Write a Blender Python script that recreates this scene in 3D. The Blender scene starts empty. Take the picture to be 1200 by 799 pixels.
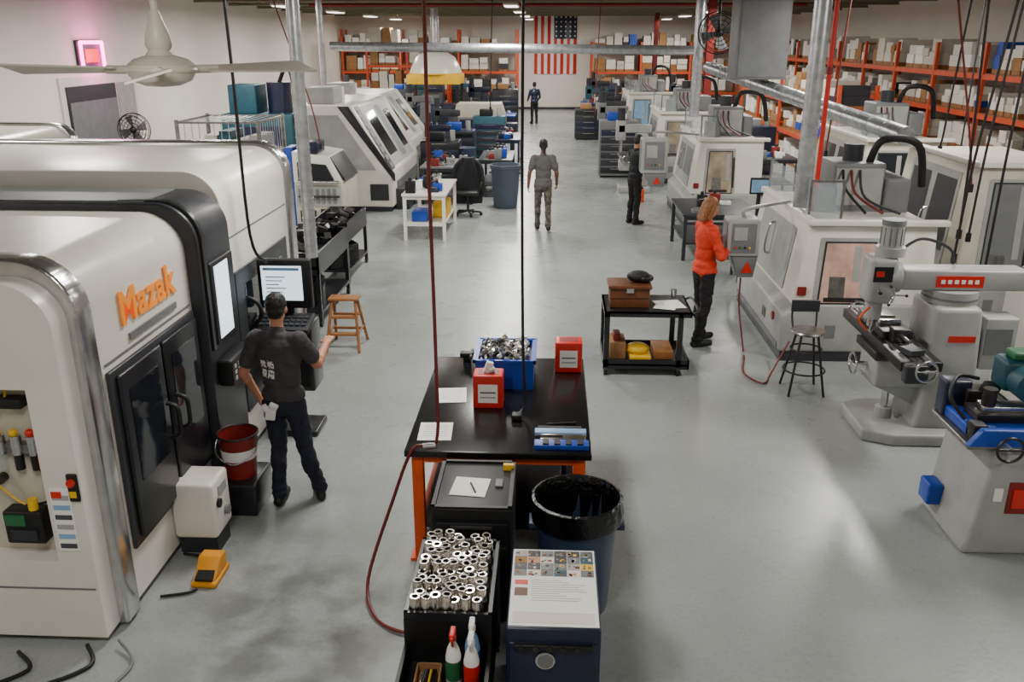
import bpy, bmesh, math, random
import numpy as np
from mathutils import Vector, Matrix, Euler, noise
random.seed(7)
CAMH=3.6; F=1020.0; TH=math.radians(19.2); PS=math.radians(2.65)

# ------------------------------------------------------------------ materials
MATS={}
def lin(c):
    out=[]
    for v in c:
        v=v/255.0
        out.append(v/12.92 if v<=0.04045 else ((v+0.055)/1.055)**2.4)
    return out
def M(name,rgb=(128,128,128),rough=0.5,metal=0.0,var=0.12,scale=6.0,bump=0.0,emit=0.0,alpha=1.0,coat=0.0):
    if name in MATS: return MATS[name]
    m=bpy.data.materials.new(name); m.use_nodes=True
    nt=m.node_tree; b=nt.nodes['Principled BSDF']
    c=lin(rgb)
    tc=nt.nodes.new('ShaderNodeTexCoord'); n=nt.nodes.new('ShaderNodeTexNoise')
    n.inputs['Scale'].default_value=scale; n.inputs['Detail'].default_value=5
    nt.links.new(tc.outputs['Object'],n.inputs['Vector'])
    r=nt.nodes.new('ShaderNodeValToRGB')
    r.color_ramp.elements[0].position=0.3; r.color_ramp.elements[1].position=0.7
    r.color_ramp.elements[0].color=(*[v*(1-var) for v in c],1)
    r.color_ramp.elements[1].color=(*[min(1,v*(1+var*0.6)) for v in c],1)
    nt.links.new(n.outputs['Fac'],r.inputs['Fac'])
    nt.links.new(r.outputs['Color'],b.inputs['Base Color'])
    b.inputs['Roughness'].default_value=rough; b.inputs['Metallic'].default_value=metal
    if coat: b.inputs['Coat Weight'].default_value=coat
    if bump:
        bp=nt.nodes.new('ShaderNodeBump'); bp.inputs['Strength'].default_value=bump; bp.inputs['Distance'].default_value=0.02
        nt.links.new(n.outputs['Fac'],bp.inputs['Height']); nt.links.new(bp.outputs['Normal'],b.inputs['Normal'])
    if emit:
        b.inputs['Emission Color'].default_value=(*c,1); b.inputs['Emission Strength'].default_value=emit
    if alpha<1: b.inputs['Alpha'].default_value=alpha
    MATS[name]=m; return m
M('white_enamel',(226,222,212),0.28,0,0.06,3)
M('cream_enamel',(196,190,174),0.4,0,0.12,4)
M('light_gray',(160,161,158),0.42,0,0.14,4)
M('mid_gray',(112,114,116),0.5,0,0.14,5)
M('dark_gray',(46,48,53),0.4,0,0.15,5)
M('charcoal',(28,29,33),0.3,0,0.15,5)
M('black',(14,14,16),0.5,0,0.2,8)
M('black_gloss',(11,11,13),0.16,0,0.2,8)
M('bench_black',(20,19,20),0.22,0,0.5,7)
M('black_bag',(11,11,12),0.25,0,0.3,25,0.6)
M('steel',(200,200,200),0.22,0.95,0.15,10)
M('bright_metal',(216,212,204),0.2,1.0,0.2,20)
M('brushed',(140,138,136),0.33,0.85,0.3,14)
M('galv',(190,193,198),0.3,0.8,0.3,9)
M('dark_steel',(66,63,62),0.38,0.7,0.35,12)
M('orange',(228,84,24),0.45,0,0.12,5)
M('rack_orange',(208,74,30),0.5,0,0.15,5)
M('red',(208,36,22),0.4,0,0.12,6)
M('dark_red',(130,26,20),0.5,0,0.15,6)
M('hose_red',(112,34,28),0.45,0,0.1,6)
M('blue',(22,70,172),0.38,0,0.15,6)
M('navy',(26,32,58),0.38,0,0.2,6)
M('pale_blue',(130,168,212),0.4,0,0.1,6)
M('teal',(26,78,92),0.5,0,0.2,6)
M('green',(36,104,62),0.5,0,0.15,6)
M('yellow',(236,186,26),0.45,0,0.12,6)
M('amber_yellow',(226,150,20),0.45,0,0.12,6)
M('paper',(238,238,232),0.8,0,0.03,4)
M('ink',(70,72,80),0.8,0,0.1,4)
M('cardboard',(160,118,74),0.85,0,0.2,3)
M('carton_white',(222,216,204),0.8,0,0.1,3)
M('wood',(150,98,50),0.55,0,0.3,6,0.2)
M('dark_wood',(104,58,30),0.5,0,0.3,6,0.2)
M('copper_glow',(206,166,150),0.22,0.25,0.5,4,0,0.22)
M('amber_glow',(160,146,122),0.2,0.15,0.5,4,0,0.12)
M('screen',(215,232,245),0.3,0,0.05,8,0,1.5)
M('screen_blue',(110,150,178),0.25,0,0.3,6,0,0.35)
M('pink_neon',(255,80,180),0.3,0,0.0,3,0,12.0)
M('white_emit',(255,250,240),0.3,0,0.0,3,0,4.0)
M('bin_gray',(74,86,100),0.5,0,0.12,5)
M('can_blue',(52,66,92),0.45,0,0.12,5)
M('glass',(185,195,200),0.08,0,0.05,5,0,0,0.28)
M('door_glass',(30,34,40),0.06,0,0.2,3)
M('logo_orange',(246,142,30),0.4,0,0.02,3,0,0.2)
M('skin',(186,128,98),0.5,0,0.08,12)
M('skin_dark',(108,70,50),0.5,0,0.08,12)
M('hair_black',(18,15,14),0.6,0,0.3,60,0.5)
M('hair_brown',(140,88,46),0.5,0,0.4,60,0.5)
M('shirt_charcoal',(62,58,62),0.85,0,0.2,10,0.15)
M('shirt_olive',(90,88,86),0.85,0,0.15,10,0.15)
M('shirt_red',(216,56,26),0.75,0,0.15,10,0.15)
M('shirt_black',(18,19,25),0.8,0,0.15,10,0.15)
M('jeans',(24,28,46),0.85,0,0.3,14,0.2)
M('pants_black',(22,20,23),0.85,0,0.2,14,0.2)
M('camo',(94,90,78),0.9,0,0.8,16,0.1)
M('shoe',(20,18,20),0.6,0,0.2,14)
M('eye_white',(225,225,225),0.3,0,0.0,5)
M('lips',(150,80,72),0.5,0,0.05,5)
M('rag',(225,225,222),0.9,0,0.1,15)

# ------------------------------------------------------------------ mesh builder
def link(o): bpy.context.collection.objects.link(o)
class B:
    def __init__(s,name): s.name=name; s.v=[]; s.f=[]; s.m=[]; s.mats=[]
    def mi(s,mat):
        if mat not in s.mats: s.mats.append(mat)
        return s.mats.index(mat)
    def add(s,bm,mat):
        k=len(s.v); i=s.mi(mat)
        bm.verts.index_update()
        s.v+= [tuple(v.co) for v in bm.verts]
        for f in bm.faces: s.f.append([k+v.index for v in f.verts]); s.m.append(i)
        bm.free(); return s
    def obox(s,c,size,mat,rot=(0,0,0),bev=0.0):
        bm=bmesh.new(); bmesh.ops.create_cube(bm,size=1)
        for v in bm.verts: v.co=Vector((v.co.x*size[0],v.co.y*size[1],v.co.z*size[2]))
        if bev>0:
            bmesh.ops.bevel(bm,geom=bm.edges[:],offset=min(bev,min(size)*0.45),segments=3,profile=0.5,affect='EDGES')
        R=Euler(rot).to_matrix()
        for v in bm.verts: v.co=R@v.co+Vector(c)
        return s.add(bm,mat)
    def box(s,x0,x1,y0,y1,z0,z1,mat,bev=0.0):
        return s.obox(((x0+x1)/2,(y0+y1)/2,(z0+z1)/2),(abs(x1-x0),abs(y1-y0),abs(z1-z0)),mat,bev=bev)
    def cyl(s,p0,p1,r,mat,r2=None,seg=20,cap=True):
        p0=Vector(p0);p1=Vector(p1);d=p1-p0;L=d.length
        bm=bmesh.new(); bmesh.ops.create_cone(bm,cap_ends=cap,segments=seg,radius1=r,radius2=r if r2 is None else r2,depth=L)
        q=Vector((0,0,1)).rotation_difference(d.normalized()).to_matrix()
        for v in bm.verts: v.co=q@v.co+(p0+p1)/2
        return s.add(bm,mat)
    def sph(s,c,r,mat,seg=20):
        if not hasattr(r,'__len__'): r=(r,r,r)
        bm=bmesh.new(); bmesh.ops.create_uvsphere(bm,u_segments=seg,v_segments=seg//2+2,radius=1)
        for v in bm.verts: v.co=Vector((v.co.x*r[0],v.co.y*r[1],v.co.z*r[2]))+Vector(c)
        return s.add(bm,mat)
    def tube(s,pts,r,mat,seg=8,sub=6,smooth=True):
        P=[Vector(p) for p in pts]
        if smooth and len(P)>2:
            Q=[]
            for i in range(len(P)-1):
                a=P[max(i-1,0)];b=P[i];c=P[i+1];d=P[min(i+2,len(P)-1)]
                for k in range(sub):
                    t=k/sub
                    Q.append(0.5*((2*b)+(c-a)*t+(2*a-5*b+4*c-d)*t*t+(3*b-a-3*c+d)*t**3))
            Q.append(P[-1]); P=Q
        bm=bmesh.new(); rings=[]; up=None
        for i,p in enumerate(P):
            d=(P[min(i+1,len(P)-1)]-P[max(i-1,0)]).normalized()
            if up is None:
                up=Vector((0,0,1)) if abs(d.z)<0.9 else Vector((1,0,0))
            a=d.cross(up).normalized(); up=a.cross(d).normalized()
            rings.append([bm.verts.new(p+r*(math.cos(2*math.pi*k/seg)*a+math.sin(2*math.pi*k/seg)*up)) for k in range(seg)])
        for i in range(len(rings)-1):
            for k in range(seg):
                bm.faces.new((rings[i][k],rings[i][(k+1)%seg],rings[i+1][(k+1)%seg],rings[i+1][k]))
        bm.faces.new(rings[0][::-1]); bm.faces.new(rings[-1])
        bmesh.ops.recalc_face_normals(bm,faces=bm.faces[:])
        return s.add(bm,mat)
    def prism(s,poly,axis,a0,a1,mat,bev=0.0):
        bm=bmesh.new()
        def P(u,w,a):
            return {'x':(a,u,w),'y':(u,a,w),'z':(u,w,a)}[axis]
        A=[bm.verts.new(P(u,w,a0)) for u,w in poly]; C=[bm.verts.new(P(u,w,a1)) for u,w in poly]
        n=len(poly)
        bm.faces.new(A); bm.faces.new(C[::-1])
        for i in range(n): bm.faces.new((A[i],A[(i+1)%n],C[(i+1)%n],C[i]))
        bmesh.ops.recalc_face_normals(bm,faces=bm.faces[:])
        if bev>0:
            bmesh.ops.bevel(bm,geom=bm.edges[:],offset=bev,segments=3,profile=0.5,affect='EDGES',clamp_overlap=True)
        return s.add(bm,mat)
    def lathe(s,prof,c,mat,seg=28,rot=None):
        bm=bmesh.new(); R=[]
        Rm=Euler(rot).to_matrix() if rot else Matrix.Identity(3)
        for r,z in prof:
            R.append([bm.verts.new(Vector(c)+Rm@Vector((r*math.cos(2*math.pi*k/seg),r*math.sin(2*math.pi*k/seg),z))) for k in range(seg)])
        for i in range(len(R)-1):
            for k in range(seg):
                bm.faces.new((R[i][k],R[i][(k+1)%seg],R[i+1][(k+1)%seg],R[i+1][k]))
        return s.add(bm,mat)
    def torus(s,c,R,r,mat,axis='z',seg=24,ms=8):
        bm=bmesh.new(); rings=[]
        for i in range(seg):
            a=2*math.pi*i/seg; ring=[]
            for k in range(ms):
                b=2*math.pi*k/ms; q=R+r*math.cos(b)
                p=(q*math.cos(a),q*math.sin(a),r*math.sin(b))
                if axis=='x': p=(p[2],p[0],p[1])
                if axis=='y': p=(p[0],p[2],p[1])
                ring.append(bm.verts.new(Vector(p)+Vector(c)))
            rings.append(ring)
        for i in range(seg):
            for k in range(ms):
                bm.faces.new((rings[i][k],rings[(i+1)%seg][k],rings[(i+1)%seg][(k+1)%ms],rings[i][(k+1)%ms]))
        bmesh.ops.recalc_face_normals(bm,faces=bm.faces[:])
        return s.add(bm,mat)
    def quad(s,pts,mat):
        bm=bmesh.new(); bm.faces.new([bm.verts.new(p) for p in pts]); return s.add(bm,mat)
    def walls(s,x0,x1,y0,y1,z0,z1,t,mat):
        for (a,c,d,e) in ((x0,x1,y0,y0+t),(x0,x1,y1-t,y1),(x0,x0+t,y0,y1),(x1-t,x1,y0,y1)): s.box(a,c,d,e,z0,z1,mat)
    def done(s,smooth=True,parent=None):
        V=np.array(s.v); o0=(V.min(0)+V.max(0))/2; o0[2]=V[:,2].min()
        me=bpy.data.meshes.new(s.name); me.from_pydata([tuple(x) for x in (V-o0)],[],s.f)
        for m in s.mats: me.materials.append(MATS[m])
        me.polygons.foreach_set('material_index',s.m)
        if smooth:
            me.polygons.foreach_set('use_smooth',[True]*len(s.f))
            try: me.set_sharp_from_angle(angle=math.radians(35))
            except Exception: pass
        me.update()
        ob=bpy.data.objects.new(s.name,me); ob.location=o0; link(ob)
        if parent is not None:
            bpy.context.view_layer.update()
            ob.parent=parent; ob.matrix_parent_inverse=parent.matrix_world.inverted()
        return ob
def text(body,loc,rot,size,mat,name,parent,ext=0.004):
    cu=bpy.data.curves.new(name,'FONT'); cu.body=body; cu.size=size; cu.extrude=ext; cu.align_x='CENTER'; cu.align_y='CENTER'
    cu.offset=size*0.022; cu.space_character=1.06
    cu.materials.append(MATS[mat])
    o=bpy.data.objects.new(name,cu); o.location=loc; o.rotation_euler=rot; link(o)
    bpy.context.view_layer.update()
    o.parent=parent; o.matrix_parent_inverse=parent.matrix_world.inverted()
    return o

# ------------------------------------------------------------------ room
XL,XR,YB,YF,ZC=-11.0,11.2,-3.0,48.0,4.95
def floor_mat():
    m=bpy.data.materials.new('epoxy_floor'); m.use_nodes=True; nt=m.node_tree; b=nt.nodes['Principled BSDF']
    N=nt.nodes.new; L=nt.links.new
    tc=N('ShaderNodeTexCoord')
    n1=N('ShaderNodeTexNoise'); n1.inputs['Scale'].default_value=0.55; n1.inputs['Detail'].default_value=6
    n2=N('ShaderNodeTexNoise'); n2.inputs['Scale'].default_value=30; n2.inputs['Detail'].default_value=6
    n3=N('ShaderNodeTexNoise'); n3.inputs['Scale'].default_value=3.0; n3.inputs['Detail'].default_value=8
    for n in (n1,n2,n3): L(tc.outputs['Object'],n.inputs['Vector'])
    r1=N('ShaderNodeValToRGB'); r1.color_ramp.elements[0].color=(*lin((140,145,144)),1); r1.color_ramp.elements[1].color=(*lin((160,165,163)),1)
    r1.color_ramp.elements[0].position=.3; r1.color_ramp.elements[1].position=.7
    L(n1.outputs['Fac'],r1.inputs['Fac'])
    r2=N('ShaderNodeValToRGB'); r2.color_ramp.elements[0].color=(.8,.8,.8,1); r2.color_ramp.elements[1].color=(1,1,1,1)
    r2.color_ramp.elements[0].position=.3; r2.color_ramp.elements[1].position=.5
    L(n2.outputs['Fac'],r2.inputs['Fac'])
    mx=N('ShaderNodeMixRGB'); mx.blend_type='MULTIPLY'; mx.inputs[0].default_value=.7
    L(r1.outputs['Color'],mx.inputs[1]); L(r2.outputs['Color'],mx.inputs[2])
    last=mx.outputs['Color']
    # oily worn patches by machines and bench; near-left ones enlarged to paint floor shadow
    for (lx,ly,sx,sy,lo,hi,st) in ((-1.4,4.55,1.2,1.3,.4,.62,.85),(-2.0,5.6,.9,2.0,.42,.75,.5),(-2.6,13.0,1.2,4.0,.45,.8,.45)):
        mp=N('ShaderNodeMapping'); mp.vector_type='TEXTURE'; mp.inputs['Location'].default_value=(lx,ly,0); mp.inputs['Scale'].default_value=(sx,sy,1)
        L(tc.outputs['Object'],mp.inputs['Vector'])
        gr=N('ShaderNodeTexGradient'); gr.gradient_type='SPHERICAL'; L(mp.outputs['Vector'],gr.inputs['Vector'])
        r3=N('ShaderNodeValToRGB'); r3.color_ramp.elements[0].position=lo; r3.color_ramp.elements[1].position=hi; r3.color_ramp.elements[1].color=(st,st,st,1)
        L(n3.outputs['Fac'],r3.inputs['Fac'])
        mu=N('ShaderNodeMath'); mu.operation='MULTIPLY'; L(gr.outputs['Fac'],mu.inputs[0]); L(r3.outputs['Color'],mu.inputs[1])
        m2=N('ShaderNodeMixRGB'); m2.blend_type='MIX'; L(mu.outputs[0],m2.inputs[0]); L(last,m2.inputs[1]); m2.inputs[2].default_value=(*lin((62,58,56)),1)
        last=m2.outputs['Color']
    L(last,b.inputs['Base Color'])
    rr=N('ShaderNodeMapRange'); rr.inputs['To Min'].default_value=.2; rr.inputs['To Max'].default_value=.38; L(n3.outputs['Fac'],rr.inputs['Value']); L(rr.outputs['Result'],b.inputs['Roughness'])
    b.inputs['Coat Weight'].default_value=.25; b.inputs['Coat Roughness'].default_value=.3
    bp=N('ShaderNodeBump'); bp.inputs['Strength'].default_value=.12; bp.inputs['Distance'].default_value=.01; L(n2.outputs['Fac'],bp.inputs['Height']); L(bp.outputs['Normal'],b.inputs['Normal'])
    MATS['epoxy_floor']=m
floor_mat()
M('wall_paint',(236,230,218),0.8,0,0.04,1.0)
M('ceiling_paint',(96,92,74),0.8,0,0.25,1.5)
M('joist_paint',(150,144,118),0.7,0,0.15,2)
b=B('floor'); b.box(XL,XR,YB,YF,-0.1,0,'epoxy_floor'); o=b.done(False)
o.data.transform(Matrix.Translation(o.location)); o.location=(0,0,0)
b=B('wall_left'); b.box(XL-.2,XL,YB,YF,0,ZC,'wall_paint'); b.done(False)
b=B('wall_right'); b.box(XR,XR+.2,YB,YF,0,ZC,'wall_paint'); b.done(False)
b=B('wall_far'); b.box(XL-.2,XR+.2,YF,YF+.2,0,ZC,'wall_paint'); b.done(False)
b=B('wall_back'); b.box(XL-.2,XR+.2,YB-.2,YB,0,ZC,'wall_paint'); b.done(False)
b=B('ceiling'); b.box(XL-.2,XR+.2,YB-.2,YF+.2,ZC,ZC+.15,'ceiling_paint'); b.done(False)
for i,y in enumerate([10,16,22,28,31,34,37,40,43,46]):
    b=B('trim_%d'%(i+1))   # roof joist beam
    b.box(XL,XR,y-.08,y+.08,ZC-.03,ZC,'joist_paint'); b.box(XL,XR,y-.015,y+.015,ZC-.3,ZC-.03,'joist_paint'); b.box(XL,XR,y-.08,y+.08,ZC-.33,ZC-.3,'joist_paint'); b.done(False)
b=B('baseboard_left'); b.box(XL,XL+.02,YB,19.4,0,.12,'dark_gray'); b.box(XL,XL+.02,23.5,YF,0,.12,'dark_gray'); b.done(False)
b=B('baseboard_far'); b.box(XL+.02,XR,YF-.02,YF,0,.12,'dark_gray'); b.done(False)

LX=[-7.5,-1.2,5.2]
def lamp(x,y,w=130):
    b=B('fluorescent_ceiling_light'); b.box(x-.2,x+.2,y-.65,y+.65,4.42,4.48,'white_enamel',.01)
    b.box(x-.17,x+.17,y-.6,y+.6,4.40,4.42,'white_emit')
    b.cyl((x,y-.5,4.48),(x,y-.5,ZC),.008,'steel'); b.cyl((x,y+.5,4.48),(x,y+.5,ZC),.008,'steel')
    o=b.done()
    ld=bpy.data.lights.new('tube_light','AREA'); ld.shape='RECTANGLE'; ld.size=.6; ld.size_y=1.6; ld.energy=w; ld.color=(1,.965,.905)
    lo=bpy.data.objects.new('tube_light',ld); lo.location=(x,y,4.385); link(lo)
    bpy.context.view_layer.update(); lo.parent=o; lo.matrix_parent_inverse=o.matrix_world.inverted()
for y,e in ((1.5,105),(7.5,185),(13.5,235),(19.5,230),(25.5,225),(31.5,215),(37.5,215),(43.5,215)):
    for x in LX: lamp(x,y,e)
w=bpy.data.worlds.new('w'); bpy.context.scene.world=w; w.use_nodes=True
w.node_tree.nodes['Background'].inputs[0].default_value=(.8,.85,.9,1); w.node_tree.nodes['Background'].inputs[1].default_value=.3

# ------------------------------------------------------------------ left wall things
d0=XL+.01
b=B('door_1'); b.box(d0,d0+.04,19.6,23.3,0.01,2.75,'white_enamel'); b.box(d0+.04,d0+.07,19.8,22.1,.05,2.55,'dark_gray'); b.box(d0+.04,d0+.07,22.2,23.1,.05,2.55,'light_gray')
b.box(d0+.07,d0+.09,19.85,22.05,1.0,2.2,'mid_gray'); b.box(d0+.07,d0+.12,22.9,22.98,1.0,1.2,'steel'); b.done()
b=B('neon_sign'); b.box(d0,d0+.06,20.55,21.75,2.85,3.55,'dark_gray',.02)
for z in (2.9,3.5): b.cyl((d0+.1,20.65,z),(d0+.1,21.65,z),.04,'pink_neon')
for y in (20.65,21.65): b.cyl((d0+.1,y,2.9),(d0+.1,y,3.5),.04,'pink_neon')
b.box(d0+.06,d0+.09,20.85,21.45,3.05,3.35,'red'); o=b.done()
pl=bpy.data.lights.new('neon_light','POINT'); pl.color=(1,.2,.65); pl.energy=60; pl.shadow_soft_size=.3
plo=bpy.data.objects.new('neon_light',pl); plo.location=(XL+.5,21.15,3.2); link(plo); bpy.context.view_layer.update(); plo.parent=o; plo.matrix_parent_inverse=o.matrix_world.inverted()
def cagefan(name,c,R,ax,stand=None,wall=None):
    b=B(name); c=Vector(c)
    for k in range(5): b.torus(c,R*(k+1)/5,.008,'dark_steel',ax)
    off={'x':Vector((.08,0,0)),'y':Vector((0,.08,0))}[ax]
    b.torus(c+off,R,.012,'dark_steel',ax); b.torus(c-off,R*.9,.008,'dark_steel',ax)
    for k in range(16):
        a=2*math.pi*k/16
        d=Vector((0,math.cos(a),math.sin(a))) if ax=='x' else Vector((math.cos(a),0,math.sin(a)))
        b.cyl(c+d*.04,c+d*R,.005,'dark_steel',seg=6)
    for k in range(4):
        a=2*math.pi*k/4+.3
        d=Vector((0,math.cos(a),math.sin(a))) if ax=='x' else Vector((math.cos(a),0,math.sin(a)))
        e=Vector((0,-d.z,d.y)) if ax=='x' else Vector((-d.z,0,d.x))
        n=off.normalized()*.05
        b.quad([c+d*.07+e*.05+off*.5+n,c+d*R*.85+e*.13+off*.5+n,c+d*R*.85-e*.1+off*.5-n,c+d*.07-e*.05+off*.5-n],'mid_gray')
    b.sph(c,(.07,.07,.07),'black')
    if stand is not None: b.cyl(c,(c.x,c.y,stand+.03),.025,'black'); b.cyl((c.x,c.y,stand),(c.x,c.y,stand+.05),.28,'black')
    if wall is not None: b.cyl(c,wall,.03,'black')
    return b.done()
cagefan('pedestal_fan',(-9.9,20.6,1.55),.38,'y',stand=0)
cagefan('hanging_fan',(3.4,19.3,3.7),.42,'y',wall=(3.4,19.5,ZC))

# ------------------------------------------------------------------ ducts, posts, cords
def duct(name,p0,p1,r,pitch=.12):
    b=B(name); p0=Vector(p0);p1=Vector(p1); b.cyl(p0,p1,r,'galv',seg=24)
    d=(p1-p0); L=d.length; d.normalize(); n=int(L/pitch)
    for i in range(1,n):
        q=p0+d*(i*pitch); b.cyl(q,q+d*.012,r+.006,'galv',seg=24)
    return b.done()
duct('spiral_duct',(-2.95,10.35,1.05),(-2.95,10.35,ZC),.075)
duct('spiral_duct',(2.93,10.35,1.72),(2.93,10.35,ZC),.095)
duct('spiral_duct',(3.2,20.6,1.9),(3.2,20.6,ZC),.11)
duct('spiral_duct',(-5.0,20.3,3.42),(3.05,20.3,3.34),.1,.4)
duct('spiral_duct',(3.35,20.0,3.0),(4.35,11.2,2.45),.12,.4)
duct('spiral_duct',(-5.2,20.3,2.4),(-5.2,20.3,ZC),.07,.3)
for (x,y) in [(4.35,26),(4.7,43)]:
    b=B('steel_column'); 
    for s in (-1,1): b.box(x-.1,x+.1,y+s*.1-.012,y+s*.1+.012,0,ZC,'dark_red')
    b.box(x-.012,x+.012,y-.09,y+.09,0,ZC,'dark_red'); b.box(x-.16,x+.16,y-.16,y+.16,0,.02,'dark_red'); b.done(False)
b=B('sprinkler_pipe'); b.cyl((3.2,10.75,1.62),(3.2,10.75,ZC),.028,'red'); b.cyl((3.2,10.75,1.6),(3.2,10.75,1.66),.06,'dark_red'); b.cyl((3.2,10.75,3.2),(3.2,10.75,3.28),.04,'dark_red'); b.done()
b=B('sprinkler_pipe'); b.cyl((-8,30,4.6),(8,30,4.6),.05,'dark_red'); b.cyl((-8,24,4.65),(8,24,4.65),.04,'mid_gray'); b.done()
b=B('air_hose'); b.tube([(-.75,5.36,ZC),(-.76,5.36,3),(-.75,5.35,1.6),(-.77,5.38,.98),(-.93,5.38,.93),(-1.08,5.3,.55),(-1.22,5.05,.1),(-1.12,4.75,.02),(-.92,4.6,.02),(-.76,4.62,.02)],.012,'hose_red',10)
b.cyl((-.77,5.38,.96),(-.86,5.38,.95),.02,'steel'); b.done()
b=B('power_cord'); b.tube([(-.2,6.05,ZC),(-.21,6.05,3),(-.2,6.05,1.5),(-.18,6.05,1.02),(-.24,5.98,.93)],.011,'black'); b.box(-.28,-.2,5.92,6.0,.905,.95,'black',.01); b.done()
b=B('power_cord'); b.tube([(-2.62,7.25,ZC),(-2.6,7.25,3.3),(-2.6,7.28,2.0),(-2.55,7.5,1.7)],.014,'black'); b.done()
for (x,y,z,c,ex) in [(4.35,9.4,1.4,'black',.2),(4.5,9.7,1.6,'black',-.1),(5.3,12.4,2.2,'black',.1),(5.15,11.0,1.9,'hose_red',-.5),(4.1,13.5,2.0,'hose_red',.1),(4.75,10.0,1.5,'black',.15),(4.6,9.2,1.3,'black',.05),(6.3,14,1.8,'black',0),(-1.55,22,2.0,'black',.05),(-4.4,16.6,1.7,'hose_red',-.6),(1.2,26,1.5,'hose_red',.05)]:
    b=B('hanging_cable'); b.tube([(x+ex*1.5,y,ZC),(x+ex*.7,y,3.4),(x+ex*.2,y,2.4),(x,y,z)],.014,c); b.cyl((x,y,z),(x,y,z-.1),.03,'black'); b.done()
b=B('floor_air_line'); b.tube([(2.75,9.6,.3),(2.5,9.3,.02),(2.35,9.0,.015),(2.2,9.3,.015),(2.3,9.8,.015),(2.35,10.1,.02),(2.3,10.3,.5),(2.3,10.35,.85)],.011,'hose_red'); b.done()
b=B('ceiling_fan'); cx,cy,cz=-1.68,3.83,3.47
b.cyl((cx,cy,cz+.1),(cx,cy,ZC),.014,'cream_enamel'); b.lathe([(0,-.07),(.07,-.065),(.12,-.045),(.14,-.01),(.14,.02),(.11,.045),(.06,.06),(.045,.08),(.055,.1),(.05,.15),(.03,.2),(.018,.24),(.0,.25)],(cx,cy,cz),'cream_enamel',36)
b.torus((cx,cy,cz),.135,.012,'cream_enamel',seg=36)
for a in (172,50,290):
    a=math.radians(a); d=Vector((math.cos(a),math.sin(a),0)); e=Vector((-d.y,d.x,0)); c=Vector((cx,cy,cz))
    b.cyl(c+d*.12,c+d*.26,.018,'cream_enamel')
    t=.022
    L=[c+d*.2+e*.04+Vector((0,0,.01)),c+d*.74+e*.08+Vector((0,0,t)),c+d*.74-e*.08-Vector((0,0,t)),c+d*.2-e*.05-Vector((0,0,.01))]
    bm=bmesh.new(); T=[bm.verts.new(p+Vector((0,0,.004))) for p in L]; U=[bm.verts.new(p-Vector((0,0,.004))) for p in L]
    bm.faces.new(T);bm.faces.new(U[::-1])
    for i in range(4): bm.faces.new((T[i],U[i],U[(i+1)%4],T[(i+1)%4]))
    bmesh.ops.recalc_face_normals(bm,faces=bm.faces[:]); b.add(bm,'cream_enamel')
b.done()
b=B('unit_heater'); b.box(3.1,3.98,15.8,16.5,2.92,4.6,'mid_gray',.02); b.box(3.14,3.94,15.785,15.8,2.96,4.5,'mid_gray',.004)
for x in (3.2,3.9): b.cyl((x,16.15,4.6),(x,16.15,ZC),.012,'steel')
b.done()

# ------------------------------------------------------------------ big machining centres (left)
def arcprof(xb,xf,z0,zt,r,n=8):
    p=[(xb,z0),(xf,z0),(xf,zt-r)]
    for i in range(1,n+1):
        a=math.pi/2*i/n; p.append((xf-r+r*math.cos(a),zt-r+r*math.sin(a)))
    p.append((xb,zt)); return p
b=B('cnc_machining_center')
b.prism(arcprof(-5.6,-2.72,.06,2.4,.3,12),'y',4.76,6.2,'white_enamel')
b.prism(arcprof(-5.62,-2.68,.03,2.44,.34,12),'y',4.58,4.76,'steel',.035)
xr,xl,zb,zt2=-2.96,-3.75,.6,1.72
b.prism(arcprof(-5.6,-2.74,zt2,2.34,.28,12),'y',4.42,4.58,'white_enamel')
b.box(xr,-2.74,4.42,4.58,zb,zt2,'white_enamel'); b.box(-5.6,xl,4.42,4.58,zb,zt2,'white_enamel'); b.box(-5.6,-2.74,4.42,4.58,.05,zb,'white_enamel')
b.box(xl,xr,4.55,4.59,zb,zt2,'cream_enamel')
b.box(-5.6,-2.76,4.415,4.42,.40,.41,'mid_gray')
dx=.27
for k,x in enumerate((-3.5,-3.4,-3.3)):
    x+=dx; b.cyl((x,4.5,1.28),(x,4.5,1.4),.032,'steel'); b.cyl((x,4.5,1.18),(x,4.5,1.28),.026,'glass' if k==0 else 'black'); b.sph((x,4.49,1.42),.026,'yellow' if k<2 else 'red')
b.box(-3.58+dx,-3.2+dx,4.5,4.55,1.28,1.34,'brushed'); b.tube([(-3.5+dx,4.5,1.42),(-3.46+dx,4.46,1.55),(-3.42+dx,4.5,1.62),(-3.42+dx,4.54,1.7)],.008,'yellow')
b.tube([(-3.3+dx,4.5,1.2),(-3.2+dx,4.46,1.1),(-3.25+dx,4.5,.98),(-3.35+dx,4.5,.94)],.009,'black'); b.tube([(-3.55+dx,4.5,1.3),(-3.62+dx,4.47,1.2),(-3.5+dx,4.5,1.0),(-3.42+dx,4.5,.94)],.007,'yellow')
b.box(-3.28+dx,-3.2+dx,4.47,4.55,1.3,1.37,'mid_gray',.01); b.box(-3.26+dx,-3.22+dx,4.46,4.47,1.2,1.28,'red')
b.box(-3.54+dx,-3.3+dx,4.44,4.55,.7,.92,'black',.015); b.box(-3.52+dx,-3.4+dx,4.43,4.45,.83,.9,'green'); b.cyl((-3.36+dx,4.48,.92),(-3.36+dx,4.48,.99),.028,'yellow'); b.box(-3.5+dx,-3.34+dx,4.43,4.445,.73,.8,'dark_gray')
b.box(-3.5+dx,-3.3+dx,4.46,4.55,1.58,1.64,'black',.01); b.cyl((-3.55+dx,4.5,1.1),(-3.55+dx,4.55,1.1),.03,'dark_steel')
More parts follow.
